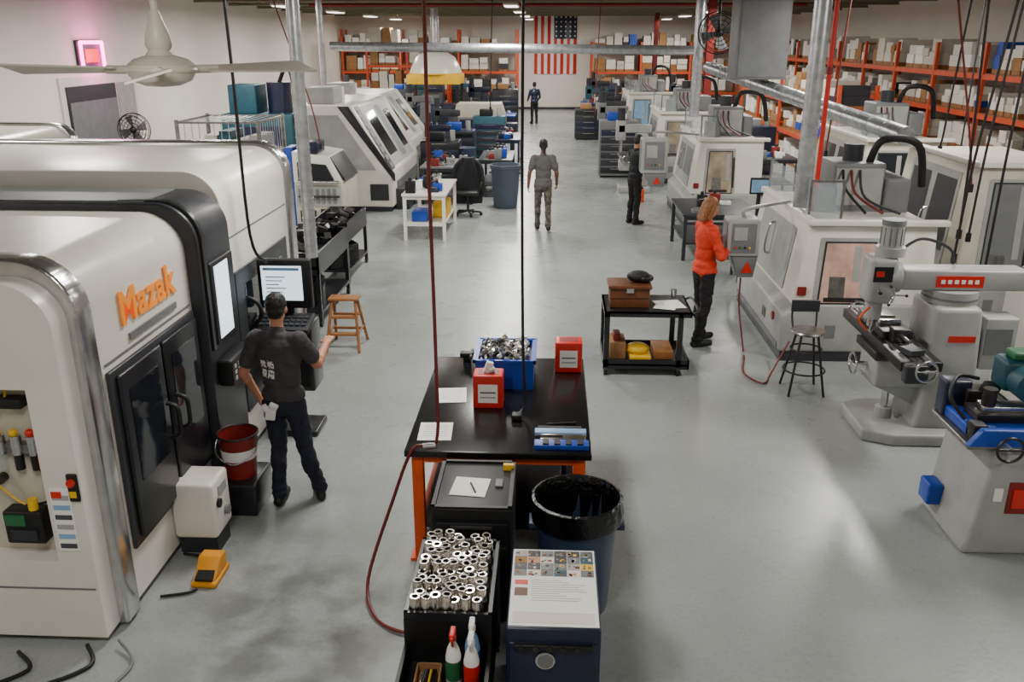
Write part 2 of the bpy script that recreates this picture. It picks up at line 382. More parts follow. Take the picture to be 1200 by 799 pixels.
for q in ((-3.7,.65),(-3.0,.65),(-3.0,1.67)): b.cyl((q[0],4.545,q[1]),(q[0],4.552,q[1]),.012,'dark_steel')
b.box(-2.93,-2.81,4.412,4.42,.68,1.1,'paper')
for k in range(6): b.box(-2.92,-2.82,4.408,4.412,.7+k*.065,.73+k*.065,['ink','pale_blue','light_gray'][k%3])
b.box(-2.92,-2.86,4.406,4.412,1.04,1.08,'red')
b.box(-2.81,-2.745,4.40,4.42,1.02,1.2,'black',.01); b.cyl((-2.778,4.38,1.15),(-2.778,4.41,1.15),.024,'red'); b.box(-2.8,-2.76,4.396,4.40,1.05,1.09,'yellow')
b.box(-2.72,-2.69,4.84,6.16,.42,1.66,'dark_gray',.01)
for y0,y1 in ((4.9,5.5),(5.54,6.12)):
    b.box(-2.69,-2.66,y0,y1,.48,1.62,'charcoal',.015); b.box(-2.665,-2.655,y0+.09,y1-.09,.85,1.5,'door_glass')
for y in (5.44,5.6): b.tube([(-2.65,y,.95),(-2.58,y,.98),(-2.57,y,1.08),(-2.58,y,1.18),(-2.65,y,1.21)],.016,'black')
b.box(-2.72,-2.712,4.85,6.15,1.7,1.712,'mid_gray')
b.box(-2.72,-2.705,5.2,5.92,1.755,1.8,'mid_gray')
b.prism(arcprof(-5.62,-2.62,.06,2.46,.3,12),'y',6.2,6.86,'dark_gray',.02)
b.box(-5.3,-3.0,6.24,6.8,2.455,2.47,'mid_gray')
b.prism(arcprof(-3.2,-2.60,1.3,2.475,.3,12),'y',6.25,6.3,'charcoal')
b.box(-2.63,-2.59,6.32,6.8,1.32,1.98,'black',.02); b.box(-2.595,-2.585,6.38,6.66,1.36,1.94,'screen')
b.box(-2.62,-2.50,6.3,6.78,.98,1.2,'black',.02)
for i in range(5):
    for j in range(3): b.box(-2.505,-2.495,6.35+i*.08,6.39+i*.08,1.02+j*.05,1.05+j*.05,'light_gray')
b.box(-2.72,-2.40,5.42,5.74,.14,.58,'white_enamel',.03); b.cyl((-2.405,5.5,.4),(-2.38,5.5,.4),.035,'black'); b.cyl((-2.405,5.62,.28),(-2.37,5.62,.28),.035,'mid_gray'); b.box(-2.41,-2.39,5.52,5.66,.45,.52,'light_gray'); b.box(-2.7,-2.42,5.46,5.7,0,.14,'dark_gray')
b.box(-2.72,-2.3,5.98,6.4,.0,.28,'charcoal',.02)
b.box(-5.5,-2.8,4.6,6.8,0,.06,'dark_gray')
mz=b.done()
text('Mazak',(-2.708,5.52,1.97),(math.pi/2,0,math.pi/2),.31,'logo_orange','logo_text',mz)
b=B('cnc_machining_center')
b.prism(arcprof(-6.2,-2.72,.06,2.58,.3,12),'y',6.98,8.75,'white_enamel',.01)
b.prism(arcprof(-6.2,-2.68,.04,2.62,.32,12),'y',8.75,8.93,'steel',.03)
b.prism(arcprof(-6.2,-2.74,.05,2.55,.3,12),'y',8.93,9.1,'white_enamel')
b.box(-2.72,-2.70,7.1,8.6,.4,1.7,'dark_gray',.01); b.box(-2.705,-2.695,7.3,8.4,.9,1.55,'door_glass'); b.box(-2.73,-2.715,7.05,8.7,2.0,2.012,'mid_gray')
b.box(-6,-2.8,7,9.05,0,.06,'dark_gray'); b.done()
b=B('cnc_machining_center')
b.prism(arcprof(-8.6,-6.4,.05,2.5,.25),'y',6.6,11.5,'white_enamel'); b.prism(arcprof(-8.6,-6.36,.04,2.54,.27),'y',11.5,11.66,'steel',.02); b.box(-6.4,-6.37,7.4,10.6,.5,1.7,'dark_gray'); b.box(-6.37,-6.35,7.7,10.3,.9,1.6,'door_glass'); b.done()

b=B('control_pendant')
b.box(-2.66,-2.17,7.52,7.6,1.26,1.72,'black',.02); b.box(-2.62,-2.25,7.512,7.52,1.34,1.66,'screen')
b.box(-2.6,-2.27,7.508,7.512,1.62,1.645,'pale_blue')
for k in range(6): b.box(-2.58,-2.46+.03*(k%3),7.509,7.512,1.38+.035*k,1.388+.035*k,'ink')
b.obox((-2.42,7.45,1.14),(.5,.3,.05),'black',rot=(.25,0,0),bev=.01)
for i in range(8):
    for j in range(3): b.obox((-2.61+i*.055,7.38+j*.06,1.155+j*.015),(.04,.04,.015),'dark_gray',rot=(.25,0,0))
b.box(-2.47,-2.37,7.6,7.68,.06,1.5,'charcoal',.01); b.box(-2.68,-2.2,7.45,7.85,.0,.06,'charcoal',.02); b.box(-2.64,-2.2,7.5,7.82,.45,1.1,'charcoal',.02); b.box(-2.6,-2.24,7.495,7.5,.5,1.0,'black'); b.torus((-2.72,7.35,1.28),.13,.02,'black','y'); b.done()
b=B('bucket'); bx_,by_=-2.47,6.18
b.lathe([(0,.0),(.12,.0),(.155,.36),(.16,.37),(.15,.36),(.115,.02),(0,.02)],(bx_,by_,.28),'dark_red'); b.torus((bx_,by_,.64),.158,.01,'dark_steel'); b.lathe([(.1365,.16),(.1455,.25)],(bx_,by_,.28),'paper'); b.tube([(bx_-.16,by_,.62),(bx_-.15,by_-.1,.5),(bx_,by_-.17,.44),(bx_+.15,by_-.1,.5),(bx_+.16,by_,.62)],.006,'steel')
b.done()
b=B('foot_pedal'); fx=.1; b.box(-2.56+fx,-2.38+fx,5.02,5.3,0,.04,'amber_yellow',.015); b.prism([(5.05,.04),(5.28,.04),(5.28,.15),(5.18,.16)],'x',-2.55+fx,-2.39+fx,'amber_yellow',.012); b.obox((-2.47+fx,5.1,.08),(.12,.14,.02),'black',rot=(.35,0,0)); b.tube([(-2.47+fx,5.28,.04),(-2.5,5.38,.02),(-2.66,5.4,.03)],.01,'black'); b.done()
b=B('floor_cable'); b.tube([(-2.85,4.37,.03),(-2.75,4.2,.015),(-3.0,4.0,.012),(-3.3,3.95,.012),(-3.1,4.15,.015),(-3.25,4.3,.02)],.013,'black'); b.tube([(-2.66,4.4,.05),(-2.5,4.2,.012),(-2.7,3.8,.012),(-3.2,3.7,.012)],.01,'mid_gray'); b.tube([(-2.62,4.9,.015),(-2.45,4.95,.015),(-2.4,4.99,.02)],.01,'black'); b.done()
def tub_cart(name,x0,x1,y0,y1,z,mat):
    b=B(name)
    for x in (x0+.03,x1-.03):
        for y in (y0+.03,y1-.03):
            b.box(x-.025,x+.025,y-.025,y+.025,.1,z,mat); b.cyl((x-.02,y,.05),(x+.02,y,.05),.05,'black')
    b.box(x0,x1,y0,y1,.18,.22,mat); b.box(x0,x1,y0,y1,z-.22,z-.18,mat); b.walls(x0,x1,y0,y1,z-.3,z,.03,mat)
    for k in range(34):
        x=random.uniform(x0+.12,x1-.12); y=random.uniform(y0+.12,y1-.12)
        b.obox((x,y,z-.13+random.random()*.18),(random.uniform(.05,.16),random.uniform(.05,.2),.07),random.choice(['dark_steel','black','dark_gray','dark_steel','brushed']),rot=(random.random()*.8,0,random.random()*3))
    for k in range(8):
        x=random.uniform(x0+.15,x1-.15); y=random.uniform(y0+.15,y1-.15); b.obox((x,y,.34),(.25,.3,.25),random.choice(['dark_steel','black','charcoal']),rot=(0,0,random.random()))
    return b.done()
tub_cart('chip_cart',-3.75,-2.98,10.75,12.4,1.0,'charcoal')
tub_cart('chip_cart',-3.7,-3.1,12.9,14.3,.95,'charcoal')
b=B('waste_drum'); b.lathe([(0,0),(.27,0),(.27,.3),(.28,.31),(.27,.32),(.27,.78),(.285,.8),(.26,.79),(.24,.5),(0,.5)],(-3.2,9.85,0),'charcoal'); b.done()
b=B('step_stool')
for sx in (-1,1):
    b.cyl((-2.5+sx*.2,9.8,0),(-2.5+sx*.14,9.98,.62),.018,'wood'); b.cyl((-2.5+sx*.2,10.3,0),(-2.5+sx*.14,10.08,.62),.018,'wood')
    b.cyl((-2.5+sx*.18,9.87,.22),(-2.5+sx*.18,10.23,.22),.012,'wood')
for z,w in ((.2,.37),(.4,.33)): b.box(-2.5-w/2,-2.5+w/2,9.82+z*.28,9.9+z*.28,z-.012,z+.012,'wood'); b.box(-2.5-w/2,-2.5+w/2,10.2-z*.28,10.24-z*.28,z-.012,z+.012,'wood')
b.box(-2.68,-2.32,9.93,10.13,.61,.64,'wood',.008); b.done()

# ------------------------------------------------------------------ centre foreground
b=B('workbench')
b.box(-1.0,.3,5.4,7.3,.85,.9,'bench_black',.008)
for x in (-.92,.22):
    for y in (5.5,7.2): b.box(x-.04,x+.04,y-.04,y+.04,.02,.85,'orange',.005); b.box(x-.07,x+.07,y-.07,y+.07,0,.02,'orange')
    b.box(x-.03,x+.03,5.5,7.2,.78,.85,'orange'); b.box(x-.03,x+.03,5.5,7.2,.2,.26,'orange')
for y in (5.5,7.2): b.box(-.92,.22,y-.03,y+.03,.78,.85,'orange')
b.box(-.9,.2,5.5,7.2,.24,.27,'dark_gray'); b.box(-.85,.1,5.6,6.2,.27,.5,'black',.01); b.box(-.6,.15,6.3,7.0,.27,.45,'navy',.01)
b.done()
for (x,y,r) in ((-.78,6.4,.1),(-.82,5.72,.05)):
    b=B('paper_sheet'); b.obox((x,y,.903),(.24,.3,.003),'paper',rot=(0,0,r)); 
    for k in range(6): b.obox((x,y+.1-.035*k,.9052),(.17,.005,.001),'light_gray',rot=(0,0,r))
    b.done()
b=B('parts_bin'); x0,x1,y0,y1=-.6,-.13,6.55,7.08
b.box(x0+.02,x1-.02,y0+.02,y1-.02,.9,.92,'blue')
b.walls(x0,x1,y0,y1,.9,1.15,.02,'blue'); b.walls(x0-.02,x1+.02,y0-.02,y1+.02,1.13,1.155,.021,'blue')
for k in range(5): b.box(x0+.03+.09*k,x0+.05+.09*k,y0-.012,y0,.92,1.12,'blue')
b.box(x0+.02,x1-.02,y0+.02,y1-.02,.92,1.1,'dark_steel')
for k in range(210):
    x=random.uniform(x0+.05,x1-.05); y=random.uniform(y0+.05,y1-.05); z=1.11+random.random()*.08
    if random.random()<.5: b.obox((x,y,z),(.03,.03,.03),random.choice(['bright_metal','paper','steel','black']),rot=(random.random()*3,random.random()*3,0))
    else: b.cyl((x,y,z),(x+random.uniform(-.03,.03),y+random.uniform(-.03,.03),z+.02),.014,random.choice(['bright_metal','steel','light_gray']),seg=8)
b.done()
for (x,y) in ((-.47,6.24),(.16,7.03)):
    b=B('first_aid_box'); b.box(x-.115,x+.115,y-.09,y+.09,.9,1.17,'red',.012); b.box(x-.075,x+.075,y-.094,y-.088,.95,1.1,'paper'); b.box(x-.06,x+.06,y-.097,y-.093,.99,1.0,'light_gray'); b.box(x-.06,x+.06,y-.097,y-.093,1.03,1.04,'ink')
    b.box(x-.08,x+.08,y-.05,y+.05,1.168,1.172,'dark_red'); 
    if x<0: b.obox((x,y,1.21),(.05,.03,.09),'paper',rot=(.2,.3,.3)); b.obox((x+.01,y,1.19),(.06,.05,.05),'paper',rot=(.5,.1,.8))
    b.done()
b=B('bench_clamp'); b.cyl((-.72,7.1,.9),(-.72,7.1,.98),.035,'black'); b.box(-.78,-.66,7.06,7.14,.97,1.02,'black',.01); b.cyl((-.68,7.0,1.0),(-.68,7.2,1.0),.015,'dark_steel'); b.box(-.74,-.7,7.05,7.15,.9,.93,'dark_gray'); b.done()
b=B('steel_gauge_blocks')
b.box(-.1,.28,5.46,5.56,.9,.935,'blue',.005); b.box(-.06,.26,5.58,5.66,.9,.93,'bright_metal',.004); b.box(-.1,.27,5.68,5.76,.9,.93,'pale_blue',.004)
for k in range(4): b.box(-.04+.08*k,-.0+.08*k,5.47,5.55,.935,.945,'dark_steel')
b.cyl((-.09,5.62,.93),(.1,5.62,.93),.012,'dark_steel'); b.box(-.08,.24,5.8,5.83,.9,.915,'black'); b.cyl((-.02,5.86,.91),(.2,5.9,.91),.01,'dark_steel'); b.done()
b=B('tool_cabinet'); b.box(-.72,-.22,4.7,5.34,.04,.86,'black',.008)
b.box(-.70,-.24,4.69,4.70,.1,.8,'charcoal')
for k in range(4): b.box(-.69,-.25,4.68,4.70,.12+.17*k,.26+.17*k,'black',.004); b.box(-.6,-.34,4.665,4.68,.23+.17*k,.245+.17*k,'brushed')
for x in (-.66,-.28):
    for y in (4.78,5.26): b.cyl((x-.02,y,.03),(x+.02,y,.03),.03,'black')
b.walls(-.72,-.22,4.7,5.34,.86,.875,.025,'black')
b.obox((-.5,4.98,.864),(.23,.24,.003),'paper',rot=(0,0,-.1)); b.cyl((-.46,4.9,.87),(-.5,5.02,.87),.006,'black'); b.box(-.34,-.29,4.98,5.08,.86,.875,'mid_gray',.004); b.box(-.3,-.23,5.22,5.25,.86,.9,'yellow'); b.done()
b=B('parts_cart')
x0,x1,y0,y1,zt=-.74,-.28,3.78,4.5,.78
b.box(x0,x1,y0,y1,zt-.06,zt-.04,'black'); b.walls(x0,x1,y0,y1,zt-.06,zt,.02,'charcoal')
for x in (x0+.02,x1-.02):
    for y in (3.3,y1-.03): b.box(x-.02,x+.02,y-.02,y+.02,.06,zt-.05 if y>4 else .62,'black'); b.cyl((x-.015,y,.04),(x+.015,y,.04),.04,'black')
b.box(x0,x1,3.24,y1,.28,.3,'charcoal'); b.box(x0,x1,3.24,3.8,.46,.48,'black')
b.walls(x0,x1,3.24,3.8,.46,.6,.02,'black')
b.box(x0,x1,3.77,3.8,.46,.74,'black'); b.box(x0,x0+.02,3.8,y1,.3,.74,'black'); b.box(x1-.02,x1,3.8,y1,.3,.74,'black')
b.done()
b=B('machined_bushings')
for i in range(7):
    for j in range(11):
        if random.random()<.05: continue
        x=x0+.055+i*.054+(j%2)*.02+random.uniform(-.005,.005); y=3.83+j*.061+random.uniform(-.005,.005)
        h=.08+random.random()*.035; r=.029
        b.lathe([(r*.55,0.01),(r,.0),(r,h-.012),(r*.92,h-.008),(r*.92,h),(r*.9,h+.004),(r*.6,h+.004),(r*.58,h-.01),(r*.58,.01)],(x,y,zt-.035),'bright_metal',18,rot=(random.uniform(-.1,.1),random.uniform(-.1,.1),0))
b.done()
def bottle(name,c,body,cap,liq,h=1.25):
    b=B(name); x,y,z=c
    b.lathe([(0,0),(.036,0),(.04,.02),(.04,.13*h),(.03,.17*h),(.014,.2*h),(.014,.215*h),(0,.215*h)],c,body,20)
    b.lathe([(.0405,.035),(.0408,.12*h)],c,liq,20)
    H=z+.21*h; b.cyl((x,y,H),(x,y,H+.03),.017,cap); b.box(x-.014,x+.014,y-.05,y+.03,H+.03,H+.062,cap,.006); b.obox((x,y-.035,H+.005),(.012,.012,.05),cap,rot=(.4,0,0)); b.cyl((x,y-.07,H+.048),(x,y-.045,H+.048),.008,cap); return b.done()
bottle('spray_bottle',(-.465,3.62,.482),'paper','red','green')
bottle('spray_bottle',(-.375,3.7,.482),'pale_blue','paper','blue')
bottle('spray_bottle',(-.37,3.59,.482),'paper','paper','red')
b=B('small_open_box'); b.box(-.66,-.53,3.5,3.68,.482,.5,'cardboard'); b.walls(-.66,-.53,3.5,3.68,.482,.55,.008,'cardboard')
for k in range(6): b.cyl((-.635+.016*k,3.52,.52+.004*k),(-.62+.012*k,3.65,.53),.006,random.choice(['steel','yellow','black']))
b.done()
b=B('storage_cabinet'); b.box(-.2,.28,3.65,4.38,.03,.8,'navy',.012); b.box(-.185,.265,3.64,3.66,.08,.72,'navy',.006)
for x in (-.15,.23):
    for y in (3.7,4.3): b.cyl((x,y,0),(x,y,.04),.03,'black')
b.cyl((.0,3.62,.63),(.0,3.65,.63),.05,'steel'); b.cyl((.0,3.615,.63),(.0,3.622,.63),.04,'mid_gray'); b.box(-.16,.24,3.62,3.65,.69,.72,'black',.005)
for k in range(5): b.cyl((-.12+.07*k,3.61,.705),(-.12+.07*k,3.63,.705),.015,'dark_steel')
b.box(-.19,.27,3.67,4.36,.8,.804,'paper')
pal=['cardboard','dark_red','mid_gray','teal','dark_gray','mid_gray','wood','light_gray','skin','black','dark_wood','carton_white','cream_enamel','brushed','yellow']
for i in range(6):
    for j in range(4):
        xx=-.18+i*.074; yy=4.1+j*.063
        b.box(xx,xx+.071,yy,yy+.06,.804,.8055,random.choice(pal))
        for q in range(4):
            ax=xx+random.random()*.045; ay=yy+random.random()*.035; b.box(ax,ax+random.uniform(.008,.025),ay,ay+random.uniform(.008,.025),.8055,.8058,random.choice(pal))
for k in range(10): b.box(-.08,-.08+random.uniform(.15,.3),4.06-k*.02,4.063-k*.02,.804,.8052,'light_gray')
b.box(-.17,-.1,4.02,4.06,.804,.8055,'red'); b.box(-.17,-.1,3.92,3.99,.804,.8055,'dark_wood')
b.box(-.17,.25,3.69,3.78,.804,.8052,'carton_white')
b.done()
def trashcan(name,x,y,h,r,body,bag=True):
    b=B(name); b.lathe([(0,0),(r*.78,0),(r*.8,.03),(r*.97,h-.08),(r*1.04,h-.07),(r*1.04,h),(r*.98,h),(r*.76,.05),(0,.04)],(x,y,0),body,32)
    if bag:
        prof=[(r*1.06,h-.14),(r*1.09,h-.07),(r*1.07,h+.012),(r*1.0,h+.018),(r*.93,h-.03),(r*.9,h-.25),(r*.83,h-.5),(r*.76,h-.68),(0,h-.7)]
        bm=bmesh.new(); R=[]; seg=72
        for i,(q,z) in enumerate(prof):
            ring=[]
            amp=.02 if i<2 else (.004 if i<4 else .014)
            for k in range(seg):
                a=2*math.pi*k/seg; n=noise.noise(Vector((math.cos(a)*7,math.sin(a)*7,z*1.5)))*amp
                ring.append(bm.verts.new((x+(q+n)*math.cos(a),y+(q+n)*math.sin(a),z+(n if i<2 else 0))))
            R.append(ring)
        for i in range(len(R)-1):
            for k in range(seg): bm.faces.new((R[i][k],R[i][(k+1)%seg],R[i+1][(k+1)%seg],R[i+1][k]))
        b.add(bm,'black_bag')
    for s in (-1,1): b.box(x+s*(r*1.02)-.03,x+s*(r*1.02)+.03,y-.07,y+.07,h-.2,h-.16,body,.008)
    return b.done()
trashcan('trash_can',.19,4.99,.8,.275,'can_blue')
trashcan('trash_can',-1.05,19.5,.95,.33,'bin_gray',False)

b=B('utility_cart'); x0,x1,y0,y1=.6,1.56,9.2,9.9
for z in (.75,.14):
    b.box(x0,x1,y0,y1,z-.02,z,'charcoal')
    b.walls(x0,x1,y0,y1,z-.06,z+(.0 if z>.5 else .05),.02,'charcoal')
for x in (x0+.03,x1-.12):
    for y in (y0+.03,y1-.03): b.box(x-.03,x+.03,y-.03,y+.03,.1,.74,'charcoal',.005); b.cyl((x-.02,y,.05),(x+.02,y,.05),.05,'black'); 
b.tube([(x1-.02,y0+.06,.7),(x1+.06,y0+.06,.74),(x1+.08,y0+.2,.75),(x1+.08,y1-.2,.75),(x1+.06,y1-.06,.74),(x1-.02,y1-.06,.7)],.014,'charcoal'); b.done()
b=B('wooden_chest'); b.box(.66,1.1,9.35,9.68,.752,.99,'dark_wood',.01); b.box(.64,1.12,9.33,9.7,.97,1.01,'dark_wood',.008); b.box(.84,.92,9.325,9.345,.93,.98,'steel'); b.box(.68,1.08,9.345,9.35,.86,.865,'black'); b.done()
b=B('knit_cap'); b.sph((.98,9.52,1.075),(.13,.1,.065),'hair_black'); b.sph((1.05,9.5,1.06),(.1,.09,.05),'black'); b.done()
b=B('paper_sheet'); b.obox((1.34,9.5,.756),(.3,.32,.004),'paper',rot=(0,0,.2)); b.obox((1.3,9.44,.76),(.24,.3,.003),'paper',rot=(0,0,-.3)); b.done()
b=B('cart_supplies'); b.box(.68,.86,9.35,9.7,.142,.34,'cardboard',.01); b.box(.9,1.15,9.3,9.6,.142,.2,'yellow',.02); b.sph((1.0,9.45,.24),(.14,.12,.07),'yellow'); b.box(1.18,1.4,9.35,9.75,.142,.24,'wood',.01); b.box(.72,.8,9.4,9.6,.34,.42,'dark_red',.01); b.done()
b=B('drink_cup'); b.lathe([(0,0),(.03,0),(.038,.1),(0,.1)],(1.42,9.78,.752),'steel',16); b.done()
b=B('shop_stool'); sx,sy=2.72,8.85
b.lathe([(0,0),(.17,0),(.18,.015),(.17,.03),(0,.035)],(sx,sy,.66),'brushed',28)
for k in range(4):
    a=math.pi/4+k*math.pi/2; b.cyl((sx+.26*math.cos(a),sy+.26*math.sin(a),0),(sx+.12*math.cos(a),sy+.12*math.sin(a),.66),.013,'dark_steel')
b.torus((sx,sy,.25),.215,.01,'dark_steel'); b.torus((sx,sy,.48),.16,.01,'dark_steel')
for s in (-1,1): b.tube([(sx+s*.12,sy+.14,.66),(sx+s*.13,sy+.19,.8),(sx+s*.12,sy+.18,.92)],.011,'dark_steel')
b.obox((sx,sy+.18,.9),(.3,.025,.13),'dark_gray',bev=.01); b.done()

# ------------------------------------------------------------------ vertical machining centres on the right
def vmc(x0,x1,y0,y1,zt,win,body='white_enamel',head=True,rim=True,front=None):
    b=B('vertical_machining_center'); front=front or win
    b.box(x0+.02,x1,y0+.02,y1,.0,.14,'dark_gray')
    b.prism([(x0,.12),(x0+.0,.56),(x0+.22,.7),(x1,.7),(x1,.12)],'y',y0,y1,'light_gray',.03)
    b.box(x0-.012,x0+.0,y0+.1,y1-.1,.14,.2,'mid_gray')
    bm=bmesh.new()
    lo=[(x0+.1,y0+.03),(x1,y0+.03),(x1,y1-.03),(x0+.1,y1-.03)]; hi=[(x0+.24,y0+.13),(x1,y0+.13),(x1,y1-.1),(x0+.24,y1-.1)]
    A=[bm.verts.new((x,y,.68)) for x,y in lo]; C=[bm.verts.new((x,y,zt)) for x,y in hi]
    bm.faces.new(A[::-1]); bm.faces.new(C)
    for i in range(4): bm.faces.new((A[i],A[(i+1)%4],C[(i+1)%4],C[i]))
    bmesh.ops.bevel(bm,geom=bm.edges[:],offset=.03,segments=3,profile=.5,affect='EDGES'); b.add(bm,body)
    wx0,wx1=x0+.4,x0+(x1-x0)*.6; z0,z1=.72,zt-.2
    def yy(z): return y0+.03+.1*(z-.68)/(zt-.68)-.006
    def pan(xa,xb,za,zb,off,mat,sl=.03): b.quad([(xa,yy(za)-off,za),(xb,yy(za)-off,za),(xb-sl*.6,yy(zb)-off,zb),(xa+sl*1.6,yy(zb)-off,zb)],mat)
    pan(wx0-.07,wx1+.07,z0-.06,z1+.06,.004,'light_gray'); pan(wx0-.02,wx1+.02,z0-.02,z1+.02,.008,'dark_gray'); pan(wx0,wx1,z0,z1,.012,win)
    pan(wx0+.1,wx0+.28,z0+.02,z0+.3,.015,'brushed',.0); pan(wx0+.36,wx0+.44,z0+.25,z1-.03,.016,'light_gray',0); pan(wx0+.05,wx1-.08,z0+.01,z0+.06,.017,'dark_steel',0); pan(wx0+.5,wx0+.53,z0+.1,z1-.1,.016,'dark_steel',0)
    def xx(z): return x0+.1+.14*(z-.68)/(zt-.68)-.006
    def fp(ya,yb,za,zb,off,mat): b.quad([(xx(za)-off,yb,za),(xx(za)-off,ya,za),(xx(zb)-off,ya+.03,zb),(xx(zb)-off,yb-.03,zb)],mat)
    L=y1-y0
    fp(y0+.2*L,y0+.85*L,.74,zt-.12,.004,'light_gray'); fp(y0+.23*L,y0+.5*L,.95,zt-.22,.009,front); fp(y0+.55*L,y0+.82*L,.95,zt-.22,.009,front)
    b.tube([(x0+.1,y0+.51*L,1.0),(x0+.04,y0+.51*L,1.05),(x0+.08,y0+.51*L,1.35),(x0+.15,y0+.51*L,1.4)],.014,'steel')
    b.cyl((x0-.0,y0+.15*L,.45),(x0-.02,y0+.15*L,.45),.05,'dark_red'); b.box(x0-.008,x0,y0+.3*L,y0+.36*L,.3,.42,'dark_gray'); b.box(x0+.5,x0+.62,y0-.006,y0,.3,.45,'mid_gray'); b.box(x0+.15,x0+.25,y0+.02,y0+.04,.8,.9,'dark_red')
    if rim: b.box(x0+.2,x1+.1,y0+.05,y0+.15,zt,zt+.07,'white_enamel',.015); b.box(x0+.2,x0+.3,y0+.1,y1-.1,zt,zt+.07,'white_enamel',.015)
    for y in (y0+.2,y1-.2): b.cyl((x0+.12,y,0),(x0+.12,y,.12),.06,'dark_steel')
    if head:
        hx=x0+(x1-x0)*.42; hy=y0+L*.5
        b.box(hx,hx+.62,hy-.3,hy+.35,zt-.2,zt+.58,'mid_gray',.03); b.box(hx+.03,hx+.59,hy-.31,hy-.3,zt+.08,zt+.52,'light_gray')
        b.box(hx+.62,x1-.05,hy-.35,hy+.45,zt-.3,zt+.4,'mid_gray',.03)
        b.cyl((hx+.3,hy,zt+.56),(hx+.3,hy,zt+.78),.12,'dark_gray')
        b.tube([(hx+.45,hy-.15,zt+.55),(hx+.55,hy-.25,zt+.85),(hx+.95,hy-.3,zt+.8),(hx+1.1,hy-.2,zt+.3)],.045,'black',10)
        for k in range(3): b.tube([(hx+.1+.1*k,hy-.32,zt+.5),(hx+.1+.12*k,hy-.5,zt+.3-.05*k),(hx+.3+.2*k,hy-.7,zt+.05)],.016,['black','hose_red','dark_gray'][k],8)
        b.box(x0+.3,hx-.04,y0+.4,y0+.41,zt+.0,zt+.45,'glass'); b.box(x0+.28,x0+.29,y0+.4,y1-.2,zt,zt+.45,'glass')
        for (px,py) in ((x0+.29,y0+.4),(hx-.04,y0+.4),(x0+.29,y1-.2)): b.box(px-.012,px+.012,py-.012,py+.012,zt,zt+.47,'brushed')
        b.box(x0+.28,hx-.03,y0+.395,y0+.415,zt+.44,zt+.465,'brushed'); b.box(x0+.5,x0+.75,y0+.9,y0+1.3,zt,zt+.3,'mid_gray',.02)
    return b.done()
vmc(2.68,4.35,9.75,12.3,1.6,'copper_glow',front='light_gray')
vmc(2.62,4.1,17.3,20.1,1.7,'amber_glow',front='mid_gray')
vmc(2.5,4.2,23.0,25.5,1.75,'amber_glow',front='mid_gray')
vmc(2.3,3.9,30.5,33.5,1.8,'screen_blue',front='dark_gray')
vmc(5.0,6.6,10.9,13.4,2.1,'mid_gray',body='cream_enamel',head=False,front='dark_gray')
vmc(5.2,6.8,15.5,18.5,1.9,'door_glass',body='cream_enamel')
def pendant(x,y,z,w,h,arm):
    b=B('machine_control_box'); b.box(x-w/2,x+w/2,y-.12,y+.2,z,z+h,'light_gray',.02); b.box(x-w/2-.008,x-w/2,y-.09,y+.17,z+.05,z+h-.04,'mid_gray')
    b.box(x-w*.38,x+w*.38,y-.128,y-.12,z+h*.1,z+h*.9,'mid_gray',.002); b.box(x-w*.3,x+w*.1,y-.134,y-.128,z+h*.45,z+h*.8,'light_gray')
    for k in range(4): b.cyl((x-w*.25+k*w*.15,y-.14,z+h*.25),(x-w*.25+k*w*.15,y-.128,z+h*.25),.014,['red','green','black','yellow'][k],seg=10)
    b.prism([(x-w*.35,z),(x+w*.5,z),(x+w*.4,z-.26),(x-w*.1,z-.26)],'y',y-.1,y+.16,'mid_gray',.01)
    b.prism([(x+.0,z-.2),(x+.14,z-.2),(x+.07,z-.06)],'y',y-.112,y-.103,'red')
    b.tube([(x+.02,y+.05,z+h),(x+.05,y+.05,z+h+.1),(arm[0],arm[1],arm[2])],.025,'light_gray'); b.done()
pendant(2.27,10.35,1.14,.38,.44,(2.95,10.95,1.68))
pendant(1.93,17.0,1.15,.5,.66,(2.9,17.9,1.78))
b=B('desktop_monitor'); b.box(3.0,3.3,13.4,13.44,1.35,1.6,'black',.01); b.box(3.02,3.28,13.395,13.4,1.38,1.57,'screen_blue'); b.cyl((3.15,13.45,.8),(3.15,13.45,1.4),.03,'black'); b.box(2.85,3.5,13.2,13.8,.76,.8,'dark_gray'); 
for x in (2.9,3.45):
    for y in (13.25,13.75): b.box(x-.02,x+.02,y-.02,y+.02,0,.76,'dark_gray')
b.done()
b=B('knee_milling_machine'); g='light_gray'
b.prism([(2.95,7.62),(3.2,7.5),(3.95,7.5),(4.1,7.65),(4.1,8.25),(3.95,8.4),(3.2,8.4),(2.95,8.28)],'z',0,.12,g,.025)
b.prism([(3.42,.1),(4.02,.1),(3.95,.5),(3.9,1.3),(3.48,1.3),(3.48,.5)],'y',7.66,8.24,g,.05)
b.box(3.04,3.5,7.72,8.18,.5,.78,g,.03); b.prism([(3.04,.5),(3.5,.5),(3.5,.28)],'y',7.8,8.1,g,.01)
b.cyl((3.25,7.95,.1),(3.25,7.95,.55),.035,'steel'); b.cyl((3.25,7.95,.1),(3.25,7.95,.22),.08,g)
b.box(3.0,3.46,7.68,8.22,.78,.86,'dark_steel',.01)
b.box(3.04,3.40,7.2,8.8,.86,.95,'dark_steel',.008)
for k in range(3): b.box(3.10+.1*k,3.125+.1*k,7.22,8.78,.948,.955,'steel')
for k in range(2): b.box(3.155+.1*k,3.195+.1*k,7.22,8.78,.948,.953,'brushed')
b.box(3.08,3.36,7.8,8.08,.955,1.03,'dark_steel',.01); b.box(3.14,3.3,7.7,7.82,.955,1.08,'dark_steel',.01); b.box(3.12,3.32,8.0,8.06,1.03,1.08,'steel',.005); b.cyl((3.22,7.55,1.02),(3.22,7.72,1.02),.018,'steel')
